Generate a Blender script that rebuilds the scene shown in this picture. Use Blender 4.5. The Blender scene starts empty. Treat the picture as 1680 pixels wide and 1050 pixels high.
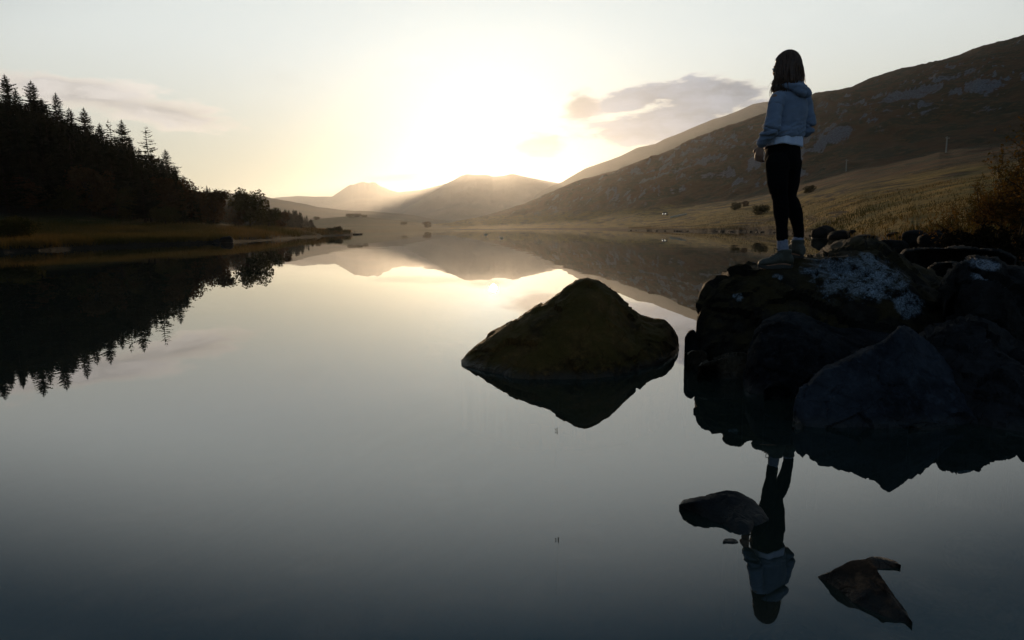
import bpy, bmesh, math, random
import numpy as np
from mathutils import Vector, Matrix, noise as mnoise
from mathutils.bvhtree import BVHTree
random.seed(7); rng = np.random.default_rng(7)
S = bpy.context.scene; COL = S.collection

# ------------------------------------------------------------------ camera
CAM_H = 1.05
F, CX, CY, ROLL = 1060.0, 840.0, 525.0, 0.017
PITCH = math.atan(152 / 1060.0)
cd = bpy.data.cameras.new('camera'); cam = bpy.data.objects.new('camera', cd); COL.objects.link(cam)
cd.sensor_width = 36; cd.lens = 36 * F / 1680; cd.clip_start = 0.05; cd.clip_end = 60000
cam.matrix_world = Matrix.Translation((0, 0, CAM_H)) @ Matrix.Rotation(math.pi/2 - PITCH, 4, 'X') @ Matrix.Rotation(-ROLL, 4, 'Z')
S.camera = cam

# ------------------------------------------------------------------ light
SUN_AZ, SUN_EL = math.radians(-1.6), math.radians(5.3)     # azimuth from +Y, positive to the right
SUN_DIR = Vector((math.sin(SUN_AZ)*math.cos(SUN_EL), math.cos(SUN_AZ)*math.cos(SUN_EL), math.sin(SUN_EL)))
sl = bpy.data.lights.new('sun', 'SUN'); sl.energy = 3.0; sl.angle = math.radians(0.5); sl.color = (1.0, 0.69, 0.40)
so = bpy.data.objects.new('sun', sl); COL.objects.link(so)
so.rotation_euler = (-SUN_DIR).to_track_quat('-Z', 'Y').to_euler()
S.view_settings.view_transform = 'Standard'; S.view_settings.look = 'None'
S.view_settings.exposure = 0.03; S.view_settings.gamma = 1.0
cy = S.cycles
cy.max_bounces = 6; cy.diffuse_bounces = 2; cy.glossy_bounces = 4; cy.transparent_max_bounces = 12
cy.transmission_bounces = 4; cy.volume_bounces = 0; cy.use_denoising = True
cy.sample_clamp_indirect = 4.0; cy.caustics_reflective = False; cy.caustics_refractive = False

def ray(x, y):
    dx = x - CX; dy = y - CY
    u = dx*math.cos(ROLL) - dy*math.sin(ROLL); v = dy*math.cos(ROLL) + dx*math.sin(ROLL)
    fwd = F*math.cos(PITCH) - v*math.sin(PITCH); down = F*math.sin(PITCH) + v*math.cos(PITCH)
    return u/fwd, down/fwd
def at(x, y, D):
    a, s = ray(x, y); return Vector((a*D, D, CAM_H - s*D))
def onwater(x, y, z=0.0):
    a, s = ray(x, y); D = (CAM_H - z)/s; return Vector((a*D, D, z))

# ------------------------------------------------------------------ world: physical sky plus high cloud
W = bpy.data.worlds.new("World"); S.world = W; W.use_nodes = True
class NT:
    def __init__(s, tree): s.t = tree; s.n = tree.nodes; s.l = tree.links
    def node(s, typ, **k):
        n = s.n.new(typ)
        for a, b in k.items(): setattr(n, a, b)
        return n
    def set(s, sock, v):
        if hasattr(v, 'is_output'): s.l.new(v, sock)
        else: sock.default_value = v
    def math(s, op, a, b=None, c=None, clamp=False):
        n = s.node('ShaderNodeMath', operation=op, use_clamp=clamp); s.set(n.inputs[0], a)
        if b is not None: s.set(n.inputs[1], b)
        if c is not None: s.set(n.inputs[2], c)
        return n.outputs[0]
    def vmath(s, op, a, b=None, out=0):
        n = s.node('ShaderNodeVectorMath', operation=op); s.set(n.inputs[0], a)
        if b is not None: s.set(n.inputs[1], b)
        return n.outputs[out]
    def scale(s, a, f):
        n = s.node('ShaderNodeVectorMath', operation='SCALE'); s.set(n.inputs[0], a); s.set(n.inputs[3], f); return n.outputs[0]
    def mix(s, f, a, b, blend='MIX'):
        n = s.node('ShaderNodeMix', data_type='RGBA', blend_type=blend); s.set(n.inputs[0], f); s.set(n.inputs[6], a); s.set(n.inputs[7], b); return n.outputs[2]
    def noise(s, vec, sc, det=4, rough=.55, dist=0, out=0):
        n = s.node('ShaderNodeTexNoise'); s.set(n.inputs['Vector'], vec); s.set(n.inputs['Scale'], sc)
        n.inputs['Detail'].default_value = det; n.inputs['Roughness'].default_value = rough; n.inputs['Distortion'].default_value = dist
        return n.outputs[out]
    def smooth(s, v, a, b, lo=0., hi=1.):
        n = s.node('ShaderNodeMapRange', interpolation_type='SMOOTHSTEP'); s.set(n.inputs[0], v)
        n.inputs[1].default_value = a; n.inputs[2].default_value = b; n.inputs[3].default_value = lo; n.inputs[4].default_value = hi
        return n.outputs[0]
    def comb(s, x, y, z):
        n = s.node('ShaderNodeCombineXYZ'); s.set(n.inputs[0], x); s.set(n.inputs[1], y); s.set(n.inputs[2], z); return n.outputs[0]
    def sep(s, v):
        n = s.node('ShaderNodeSeparateXYZ'); s.set(n.inputs[0], v); return n.outputs

def build_world():
    t = NT(W.node_tree); t.n.clear()
    sky = t.node('ShaderNodeTexSky', sky_type='NISHITA'); sky.sun_disc = False
    sky.sun_elevation = SUN_EL; sky.sun_rotation = SUN_AZ
    sky.air_density = 1.0; sky.dust_density = 1.2; sky.ozone_density = 1.0; sky.altitude = 200
    d = t.node('ShaderNodeTexCoord').outputs['Generated']
    d = t.vmath('NORMALIZE', d)
    x, y, z = t.sep(d)
    # azimuth / elevation in degrees
    az = t.math('MULTIPLY', t.math('ARCTAN2', x, y), 57.2958)
    el = t.math('MULTIPLY', t.math('ARCSINE', z), 57.2958)
    # glow of thin haze round the sun
    cosg = t.vmath('DOT_PRODUCT', d, tuple(SUN_DIR), out=1)
    g = t.math('MULTIPLY', t.math('ARCCOSINE', t.math('MINIMUM', cosg, 1.0)), 57.2958)
    g1 = t.math('EXPONENT', t.math('MULTIPLY', g, -1/3.0))
    daz = t.math('MULTIPLY', t.math('SUBTRACT', az, math.degrees(SUN_AZ)), 1.35); del_ = t.math('MULTIPLY', t.math('SUBTRACT', el, math.degrees(SUN_EL)), .85)
    g2 = t.math('EXPONENT', t.math('MULTIPLY', t.math('SQRT', t.math('ADD', t.math('MULTIPLY', daz, daz), t.math('MULTIPLY', del_, del_))), -1/15.0))
    base = t.vmath('MULTIPLY', sky.outputs[0], t.mix(t.smooth(y, -.25, .45), (.62, .72, .95, 1), (.06, .12, .22, 1)))
    base = t.vmath('ADD', base, t.scale((.30, .48, .52), t.smooth(z, .05, .4)))
    # thin veil of cirrostratus: whitens the sky, more towards the horizon
    azn = t.math('MULTIPLY', az, 1/35.0); veil = t.smooth(t.math('ADD', z, t.math('MINIMUM', t.math('MULTIPLY', t.math('MULTIPLY', azn, azn), .12), .3)), 0.34, 0.60, 1.0, 0.0)
    front = t.smooth(y, -0.1, 0.85, 0.03, 1.0)
    vz = t.math('MULTIPLY', veil, front)
    base = t.vmath('ADD', base, t.scale((VEIL[0], VEIL[1], VEIL[2]), vz))
    base = t.vmath('ADD', base, t.scale((-2.1, -1.5, -.7), g2))
    low = t.smooth(t.math('ABSOLUTE', z), .04, .27)
    base = t.vmath('MULTIPLY', base, t.mix(low, (.84, .76, .62, 1), (1, 1, 1, 1)))
    base = t.vmath('ADD', base, t.scale((3, 4.5, 6), g1))
    base = t.scale(base, t.smooth(y, -.7, .55, .9, 1.0))
    # clouds
    p = t.comb(t.math('MULTIPLY', az, .09), t.math('MULTIPLY', el, .30), 0.0)
    nz = t.noise(p, 1.0, 9, .6, .3)
    nz2 = t.noise(t.vmath('ADD', p, (5.3, 2.2, 1.1)), 3.1, 7, .6, .2)
    def blob(a0, e0, ra, re, tilt=0.0):
        ct, st = math.cos(tilt), math.sin(tilt)
        da = t.math('SUBTRACT', az, a0); de = t.math('SUBTRACT', el, e0)
        u = t.math('MULTIPLY', t.math('ADD', t.math('MULTIPLY', da, ct), t.math('MULTIPLY', de, st)), 1/ra)
        v = t.math('MULTIPLY', t.math('ADD', t.math('MULTIPLY', da, -st), t.math('MULTIPLY', de, ct)), 1/re)
        r = t.math('SQRT', t.math('ADD', t.math('MULTIPLY', u, u), t.math('MULTIPLY', v, v)))
        return t.math('SUBTRACT', 1.0, r)
    def cloud(blobs, namp, lo, hi):
        m = None
        for b in blobs:
            bb = blob(*b); m = bb if m is None else t.math('MAXIMUM', m, bb)
        v = t.math('ADD', m, t.math('MULTIPLY', t.math('SUBTRACT', nz, .5), namp))
        v = t.math('ADD', v, t.math('MULTIPLY', t.math('SUBTRACT', nz2, .5), namp*1.0))
        return t.smooth(v, lo, hi)
    def pix(px, py, wpx, hpx, tilt=0.0):
        a, s_ = ray(px, py); e = math.atan2(-s_, math.hypot(1, a)); k = math.degrees(1/F)
        return (math.degrees(math.atan(a)), math.degrees(e), wpx*k*math.cos(math.atan(a)), hpx*k, tilt)
    grey = cloud([pix(1080, 203, 190, 36, .10), pix(1165, 156, 110, 28, .04), pix(1040, 165, 110, 22, .12)], 1.9, -.05, .50)
    small = cloud([pix(888, 242, 60, 26, .0), pix(955, 170, 34, 26)], 1.5, -.05, .6)
    bar = cloud([pix(690, 290, 130, 9, .03), pix(790, 283, 55, 12, 0)], 1.3, -.1, .7)
    left = cloud([pix(110, 148, 210, 30, -.10), pix(270, 182, 160, 24, -.12)], 1.9, .0, .7)
    wisp = t.math('MULTIPLY', t.smooth(nz, .5, .75), t.smooth(el, 3, 12))
    c = base
    lum = t.vmath('DOT_PRODUCT', base, (.3, .5, .2), out=1)
    # each cloud: bright lit rim where the mask is thin, greyer body where thick
    def put(c, m, body, rim, op):
        rimm = t.math('MULTIPLY', t.math('MULTIPLY', m, t.math('SUBTRACT', 1.0, m)), 2.0)
        c = t.mix(t.math('MULTIPLY', m, op), c, t.scale(t.vmath('ADD', t.scale(c, body[3]), body[:3]), t.smooth(nz2, .30, .70, .80, 1.22)))
        return t.vmath('ADD', c, t.scale(rim, rimm))
    c = put(c, wisp, (.2, .2, .2, .93), (.2, .16, .12), .35)
    c = put(c, grey, (1.5, 1.8, 2.4, .12), (1.9, 1.5, 1.0), .97)
    c = put(c, small, (2.0, 2.0, 2.1, .07), (.9, .6, .3), .97)
    c = put(c, bar, (3.6, 2.8, 2.1, .08), (.3, .2, .1), .92)
    c = put(c, left, (3.3, 2.9, 2.8, .34), (1.7, 1.1, .7), .95)
    bg = t.node('ShaderNodeBackground'); t.set(bg.inputs[0], c); bg.inputs[1].default_value = WORLD_STRENGTH
    o = t.node('ShaderNodeOutputWorld'); t.l.new(bg.outputs[0], o.inputs[0])
WORLD_STRENGTH = 0.12
VEIL = (5.8, 5.85, 5.35)
build_world()

# ------------------------------------------------------------------ helpers
def tag(o, label=None, cat=None, group=None, kind=None):
    if label: o['label'] = label
    if cat: o['category'] = cat
    if group: o['group'] = group
    if kind: o['kind'] = kind
    return o
def link(name, me, mat=None, parent=None, loc=None):
    o = bpy.data.objects.new(name, me); COL.objects.link(o)
    if mat is not None and me is not None: me.materials.append(mat)
    if parent: o.parent = parent
    if loc is not None: o.location = loc
    return o
def empty(name, loc=(0, 0, 0), rz=0):
    o = bpy.data.objects.new(name, None); COL.objects.link(o); o.location = loc; o.rotation_euler = (0, 0, rz); o.empty_display_size = .2
    return o
def mesh(name, verts, faces, smooth=True):
    me = bpy.data.meshes.new(name); me.from_pydata([tuple(v) for v in verts], [], [tuple(f) for f in faces])
    if smooth: me.polygons.foreach_set('use_smooth', [True]*len(me.polygons))
    me.update(); return me
def gridfaces(nu, nv, wrap=False):
    f = []
    for i in range(nu - 1):
        for j in range(nv if wrap else nv - 1):
            k = (j+1) % nv
            f.append((i*nv+j, i*nv+k, (i+1)*nv+k, (i+1)*nv+j))
    return f
# vectorised gradient noise
_perm = rng.permutation(256); _perm = np.concatenate([_perm, _perm, _perm])
_grad = rng.normal(size=(256, 3)); _grad /= np.linalg.norm(_grad, axis=1)[:, None]
def gn(p):
    i = np.floor(p).astype(int); f = p - i; u = f*f*f*(f*(f*6-15)+10); i &= 255; r = 0
    for dx in (0, 1):
        for dy in (0, 1):
            for dz in (0, 1):
                h = _perm[_perm[_perm[i[..., 0]+dx] + i[..., 1]+dy] + i[..., 2]+dz]
                g = _grad[h]; d = g[..., 0]*(f[..., 0]-dx) + g[..., 1]*(f[..., 1]-dy) + g[..., 2]*(f[..., 2]-dz)
                w = (u[..., 0] if dx else 1-u[..., 0])*(u[..., 1] if dy else 1-u[..., 1])*(u[..., 2] if dz else 1-u[..., 2])
                r = r + d*w
    return r*1.6
def fbm(p, octv=5, lac=2.03, gain=.5, ridged=False):
    r = 0; a = 1; tot = 0; p = np.array(p, float)
    for _ in range(octv):
        n = gn(p)
        if ridged: n = 1 - 2*np.abs(n)
        r = r + a*n; tot += a; a *= gain; p = p*lac + 13.7
    return r/tot
def cells(p):      # distance to nearest jittered cell point: angular, faceted relief
    i = np.floor(p).astype(int); best = np.full(p.shape[:-1], 9.); 
    for dx in (-1, 0, 1):
        for dy in (-1, 0, 1):
            for dz in (-1, 0, 1):
                c = i + np.array([dx, dy, dz]); k = c & 255
                h = _perm[_perm[_perm[k[..., 0]] + k[..., 1]] + k[..., 2]]
                q = c + .5 + _grad[h]*.45
                best = np.minimum(best, np.linalg.norm(p - q, axis=-1))
    return best

def facets(p, tilt=.35, step=.08):   # offset of randomly tilted planes, one per cell: broken, stepped rock
    i = np.floor(p).astype(int); best = np.full(p.shape[:-1], 9.); out = np.zeros(p.shape[:-1])
    for dx in (-1, 0, 1):
        for dy in (-1, 0, 1):
            for dz in (-1, 0, 1):
                c = i + np.array([dx, dy, dz]); k = c & 255
                h = _perm[_perm[_perm[k[..., 0]] + k[..., 1]] + k[..., 2]]
                q = c + .5 + _grad[h]*.45; dd = np.linalg.norm(p - q, axis=-1); m = dd < best; best = np.where(m, dd, best)
                g = _grad[(h*7+3) & 255]; v = ((p-q)*g).sum(-1)*tilt + step*(h/255.-.5); out = np.where(m, v, out)
    return out

# ------------------------------------------------------------------ materials
def material(name, build):
    m = bpy.data.materials.new(name); m.use_nodes = True; t = NT(m.node_tree); t.n.clear()
    out = t.node('ShaderNodeOutputMaterial'); build(t, out); return m
def principled(t, out, col, rough=.8, spec=.3, normal=None, **kw):
    b = t.node('ShaderNodeBsdfPrincipled'); t.set(b.inputs['Base Color'], col); t.set(b.inputs['Roughness'], rough)
    t.set(b.inputs['Specular IOR Level'], spec)
    if normal is not None: t.l.new(normal, b.inputs['Normal'])
    for k, v in kw.items(): t.set(b.inputs[k.replace('_', ' ')], v)
    t.l.new(b.outputs[0], out.inputs[0]); return b
def bump(t, h, strength, dist):
    n = t.node('ShaderNodeBump'); n.inputs['Strength'].default_value = strength; n.inputs['Distance'].default_value = dist
    t.l.new(h, n.inputs['Height']); return n.outputs[0]
def coord(t, w='Object'):
    if w == 'World': return t.node('ShaderNodeNewGeometry').outputs['Position']
    return t.node('ShaderNodeTexCoord').outputs[w]
def plain(name, c1, c2, sc=6, rough=.8, spec=.3, bs=.3, bd=.01):
    def b(t, out):
        p = coord(t); n = t.noise(p, sc, 6, .6); col = t.mix(t.smooth(n, .3, .7), (*c1, 1), (*c2, 1))
        principled(t, out, col, rough, spec, bump(t, n, bs, bd))
    return material(name, b)
def rock_mat(name, base, dark, lichen, lich_amt, centers=(), moss=0.0, spec=.06, rough=.78):
    """dark gritstone, cracked and speckled; lichen crust where noise allows, denser inside the given world-space zones"""
    def b(t, out):
        p = coord(t, 'World')
        n1 = t.noise(p, 2.2, 8, .62, .4); n2 = t.noise(p, 17, 8, .7); n3 = t.noise(p, 90, 4, .6)
        col = t.mix(t.smooth(n1, .35, .68), (*dark, 1), (*base, 1))
        col = t.mix(t.math('MULTIPLY', t.smooth(n2, .45, .75), .6), col, (*[c*1.7 for c in base], 1))
        lz = None
        for (c, r, k) in centers:
            dd = t.vmath('LENGTH', t.vmath('DIVIDE', t.vmath('SUBTRACT', p, tuple(c)), tuple(r)), out=1)
            m = t.math('MULTIPLY', t.math('SUBTRACT', 1.0, dd), k); m = t.math('MAXIMUM', m, 0.0)
            lz = m if lz is None else t.math('MAXIMUM', lz, m)
        nl = t.noise(p, 7.5, 9, .68, .8)
        v = t.math('ADD', nl, lich_amt) if lz is None else t.math('ADD', t.math('ADD', nl, lich_amt), lz)
        lm = t.math('MULTIPLY', t.math('MULTIPLY', t.smooth(v, .59, .80), t.smooth(n2, .36, .53)), t.smooth(n3, .30, .62, .42, 1.0))
        col = t.mix(lm, col, t.mix(t.smooth(n3, .4, .65), (*[c*.55 for c in lichen], 1), (*lichen, 1)))
        if moss:
            nm = t.noise(p, 4, 6, .6); nrm = t.sep(t.node('ShaderNodeNewGeometry').outputs['Normal'])[2]
            mm = t.math('MULTIPLY', t.smooth(t.math('ADD', nm, t.math('MULTIPLY', nrm, .25)), .55, .8), moss)
            col = t.mix(mm, col, (.075, .050, .012, 1))
        vo = t.node('ShaderNodeTexVoronoi', feature='DISTANCE_TO_EDGE'); t.set(vo.inputs['Vector'], t.vmath('ADD', p, t.scale(t.noise(p, 3, 4, .6, 0, 1), .3))); vo.inputs['Scale'].default_value = 4.5
        crack = t.smooth(vo.outputs[0], 0.0, .03, 0.0, .10)
        h = t.math('ADD', t.math('ADD', t.math('MULTIPLY', n1, .9), t.math('MULTIPLY', n2, .42)), t.math('ADD', crack, t.math('MULTIPLY', n3, .09)))
        h = t.math('ADD', h, t.math('MULTIPLY', lm, .03))
        # wet band just above the lake
        wz = t.math('ADD', t.sep(p)[2], t.math('MULTIPLY', t.math('SUBTRACT', n2, .5), .06))
        wet = t.smooth(wz, .01, .07, 1.0, 0.0)
        col = t.mix(wet, col, t.scale(col, .45))
        col = t.mix(t.smooth(t.sep(p)[2], -.015, .0, .93, 0.), col, (.001, .001, .001, 1))  # below the waterline painted near black, in place of light absorbed by the lake
        rg = t.math('SUBTRACT', rough, t.math('MULTIPLY', wet, .38))
        principled(t, out, col, rg, t.math('ADD', spec, t.math('MULTIPLY', wet, .3)), bump(t, h, 1.0, .045))
    return material(name, b)

M = {}
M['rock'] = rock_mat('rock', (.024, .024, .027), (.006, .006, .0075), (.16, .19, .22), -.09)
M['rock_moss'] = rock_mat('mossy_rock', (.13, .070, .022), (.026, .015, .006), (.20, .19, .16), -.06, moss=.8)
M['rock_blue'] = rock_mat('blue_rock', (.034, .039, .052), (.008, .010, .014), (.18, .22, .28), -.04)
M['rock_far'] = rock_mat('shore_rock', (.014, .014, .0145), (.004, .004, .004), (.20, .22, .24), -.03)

# ------------------------------------------------------------------ terrain
class Hill:
    """height field on a polar grid round the viewpoint: curves = [(distance list, height list)] over azimuth slopes"""
    def __init__(s, a0, a1, na, Ds, zfun):
        s.a = np.linspace(a0, a1, na); s.D = np.unique(np.concatenate([np.array(Ds, float), [7500., 4900., 3100., 2300., 900., 400.]])); s.D = s.D[(s.D >= Ds[0]) & (s.D <= Ds[-1])]; A, D = np.meshgrid(s.a, s.D)
        s.Z = zfun(A, D); s.A, s.Dg = A, D
    def z(s, a, D):
        ia = np.clip((a - s.a[0])/(s.a[1]-s.a[0]), 0, len(s.a)-1.001); i = int(ia); fa = ia - i
        jd = np.interp(D, s.D, np.arange(len(s.D))); jd = min(jd, len(s.D)-1.001); j = int(jd); fd = jd - j
        Z = s.Z; return float((Z[j, i]*(1-fa)+Z[j, i+1]*fa)*(1-fd) + (Z[j+1, i]*(1-fa)+Z[j+1, i+1]*fa)*fd)
    def build(s, name, mat):
        v = np.stack([s.A*s.Dg, s.Dg, s.Z], -1).reshape(-1, 3); me = mesh(name, v.tolist(), gridfaces(len(s.D), len(s.a)))
        o = link(name, me, mat); tag(o, kind='structure'); return o
def pxcurve(pts):        # [(x,y)] pixels -> azimuth slope array, slope array
    r = [ray(x, y) for x, y in pts]; return np.array([q[0] for q in r]), np.array([-q[1] for q in r])
def interp(a, pts):      # value list keyed by pixel x (taken on the horizon)
    xs = np.array([ray(p[0], 370)[0] for p in pts]); return np.interp(a, xs, [p[1] for p in pts])
def layered(rows, after, noisef, smoothing=0):
    """rows: [(D(a), z(a))]; linear between rows in D"""
    def f(A, D):
        a = A[0]; Ds = D[:, 0]; Z = np.zeros_like(A)
        RD = np.stack([r[0](a) if callable(r[0]) else np.full_like(a, r[0]) for r in rows]); RZ = np.stack([r[1](a, RD[i]) for i, r in enumerate(rows)])
        for k in range(len(a)):
            Z[:, k] = np.interp(Ds, RD[:, k], RZ[:, k])
            bey = Ds > RD[-1, k]; Z[bey, k] = RZ[-1, k] - (Ds[bey]-RD[-1, k])*after
        for _ in range(smoothing):
            Z[1:-1] = (Z[:-2] + 2*Z[1:-1] + Z[2:])/4
        P = np.stack([A*D, D, np.zeros_like(A)], -1); return Z + noisef(A, D, Z, P)
    return f
def elev(pts, plus=0.0):
    xa, sl_ = pxcurve(pts)
    return lambda a, D: CAM_H + np.interp(a, xa, sl_)*D + plus
geo = lambda a, b, n: np.geomspace(a, b, n)

# -- far ranges
def range_noise(amp, sc, crest=0., ridged=True):
    def f(A, D, Z, P):
        n = fbm(P/sc, 6, ridged=ridged)
        return (n*amp + fbm(P/(sc*.22), 5, ridged=True)*amp*.30)*np.clip((Z+5)/(amp*2.5), 0, 1)*np.clip(.22 + np.abs(D-crest)/(sc*1.3), 0, 1)
    return f
def mountain_mat(name, c1, c2, c3, sc):
    def b(t, out):
        p = coord(t, 'World'); n = t.noise(t.vmath('MULTIPLY', p, (1, 1, 2.0)), sc, 9, .62); n2 = t.noise(p, sc*7, 6, .6)
        nz = t.sep(t.node('ShaderNodeNewGeometry').outputs['Normal'])[2]
        col = t.mix(t.smooth(n, .38, .62), (*c1, 1), (*c2, 1))
        rk = t.math('MULTIPLY', t.smooth(nz, .86, .72), t.smooth(n2, .4, .6)); col = t.mix(rk, col, (*c3, 1))
        principled(t, out, col, .95, .1, bump(t, n2, .6, .5/sc*.1))
    return material(name, b)
mt_far = mountain_mat('far_mountain', (.05, .05, .045), (.08, .07, .055), (.12, .12, .12), .002)
RM = [(380, 335), (430, 328), (462, 324), (490, 322), (520, 323.5), (545, 323), (560, 313), (568, 307.5), (575, 303.5), (580, 304), (587, 301), (596, 298.5), (601, 300.5), (606, 301), (611, 299), (616, 300.5), (624, 306), (631, 308.5), (640, 312.5), (655, 316), (690, 312), (715, 306), (740, 300), (770, 296), (800, 300), (840, 310), (900, 325), (960, 345)]
def rz_(pts, D, sc=1.0): return elev(pts)
far1 = Hill(-.55, .25, 700, geo(3500, 9000, 70), layered([(3500, lambda a, D: 0*a - 5), (6600, lambda a, D: elev(RM)(a, D)*.62), (7500, elev(RM))], .25, range_noise(34, 700, 7500.)))
far1.build('distant_mountain', mt_far)
RP = [(600, 372), (650, 352), (690, 330), (710, 316), (730, 303), (745, 296), (757, 289), (766, 286.5), (778, 288), (790, 287.5), (800, 288), (808, 290.5), (816, 290), (826, 289), (838, 286), (845, 286.5), (860, 290), (885, 295), (910, 300), (940, 306), (1000, 322)]
far2 = Hill(-.25, .22, 560, geo(2600, 6500, 70), layered([(2600, lambda a, D: 0*a - 5), (4000, lambda a, D: elev(RP)(a, D)*.45), (4900, elev(RP))], .3, range_noise(22, 420, 4900.)))
far2.build('peak', mt_far)
RB = [(840, 372), (880, 320), (905, 306), (922, 300), (940, 289), (960, 277), (1000, 263), (1020, 255), (1045, 243), (1075, 237), (1090, 229), (1110, 222), (1140, 209), (1170, 197), (1190, 191), (1215, 181), (1235, 172), (1260, 168), (1300, 170), (1360, 185), (1500, 200), (1700, 200)]
mtB = mountain_mat('blue_ridge', (.05, .05, .04), (.07, .06, .045), (.12, .12, .12), .004)
ridgeB = Hill(.0, 1.0, 700, geo(1900, 4600, 60), layered([(1900, lambda a, D: 0*a - 5), (2700, lambda a, D: elev(RB)(a, D)*.6), (3100, elev(RB))], .3, range_noise(20, 330, 3100.)))
ridgeB.build('far_ridge', mtB)
RL = [(330, 315), (400, 318), (432, 323), (470, 330), (520, 340), (560, 345), (610, 347), (650, 350), (700, 358), (760, 366), (820, 371), (900, 373)]
mtL = mountain_mat('lower_ridge', (.045, .045, .03), (.07, .055, .035), (.1, .1, .1), .006)
lowridge = Hill(-.75, .15, 330, geo(1300, 3000, 50), layered([(1300, lambda a, D: 0*a - 5), (2300, elev(RL))], .15, range_noise(5, 160, ridged=False)))
lowridge.build('lower_ridge', mtL)
mtG = mountain_mat('green_knoll', (.035, .045, .018), (.06, .055, .022), (.08, .08, .07), .012)
RG = [(440, 372), (495, 368), (515, 360), (540, 357), (570, 355), (600, 356), (640, 360), (680, 364), (700, 368), (740, 371), (800, 371.5), (1000, 369)]
knoll = Hill(-.45, .25, 300, geo(430, 1300, 60), layered([(430, lambda a, D: 0*a - 1.5), (470, lambda a, D: 0*a + .6), (620, lambda a, D: elev(RG)(a, D)*.35), (900, elev(RG))], .05, lambda A, D, Z, P: fbm(P/40, 5)*1.2*np.clip(Z/5, 0, 1)))
knoll.build('knoll', mtG)

# -- right hillside
SHORE_R = [(700, 520), (780, 430), (860, 340), (930, 250), (1000, 165), (1060, 118), (1150, 92), (1250, 76), (1300, 62), (1350, 44), (1410, 30), (1470, 24), (1560, 19), (1680, 16), (2000, 12)]
CR1 = [(700, 374), (860, 371.5), (960, 370.5), (1050, 371), (1100, 364), (1200, 348), (1260, 339), (1320, 333), (1420, 322), (1500, 311), (1600, 296), (1680, 285), (2000, 250)]
CR2 = [(700, 373), (860, 369), (960, 362), (1050, 352), (1120, 343), (1200, 331), (1290, 308), (1390, 281), (1450, 271), (1540, 250), (1680, 232), (2000, 170)]
CR3 = [(700, 369), (740, 366), (780, 358), (820, 348), (860, 336), (900, 319), (930, 306), (965, 294), (1000, 284), (1040, 270), (1080, 256), (1105, 245), (1130, 232), (1165, 218), (1200, 207), (1235, 195), (1260, 186), (1290, 173), (1330, 158), (1360, 151), (1395, 145), (1420, 136), (1450, 124), (1480, 115), (1510, 108), (1545, 101), (1580, 88), (1620, 75), (1680, 59), (2000, -30)]
_ta = np.linspace(-2.2, 2.2, 4000)
_d0 = (lambda a: interp(a, SHORE_R)*(1 + .05*fbm(np.stack([np.atleast_1d(a)*45., 0*np.atleast_1d(a)+1.1, 0*np.atleast_1d(a)], -1), 4)))(_ta)
d0 = lambda a: np.interp(a, _ta, _d0)
d0s = lambda a: interp(a, SHORE_R)
RIDGE_D = [(700, 1150), (950, 1050), (1250, 850), (1680, 640), (2000, 560)]
def hill_noise(A, D, Z, P):
    P3 = P.copy(); P3[..., 2] = Z*1.2
    sh = d0s(A[0])[None, :]
    k = np.clip((D - sh*1.15)/(sh*1.2), 0, 1)
    g = fbm(P/9., 5)*.45*k*np.clip((D-sh)/20, 0, 1) + fbm(P/45., 4)*1.6*k*np.clip((D-90)/140., 0, 1)
    hi = np.clip((D - 270)/120, 0, 1)
    crag = fbm(P3/60., 6, ridged=True)
    st = np.maximum(0, cells(P3/28.) - .45)
    c2 = np.maximum(crag, 0)**1.5
    return g + hi*(fbm(P3/170., 4)*9 + crag*7 + st*9 + c2*5)*np.clip(Z/25, 0, 1)*np.clip(.25 + np.abs(D - interp(A[0], RIDGE_D)[None, :])/260., 0, 1)
hillR = Hill(-.14, 1.35, 900, np.concatenate([geo(11, 250, 170), geo(253, 1500, 260)]), layered([
    (lambda a: d0(a)*.75, lambda a, D: 0*a - 1.2), (d0, lambda a, D: 0*a - .05), (lambda a: d0(a)*1.06+.6, lambda a, D: 0*a + .45 + .0*D),
    (lambda a: d0s(a)*1.75 + 22, elev(CR1)), (lambda a: d0s(a)*1.4 + 250, elev(CR2)),
    (lambda a: interp(a, [(700, 1150), (950, 1050), (1250, 850), (1680, 640), (2000, 560)]), elev(CR3))], .18, hill_noise, 1))
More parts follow.
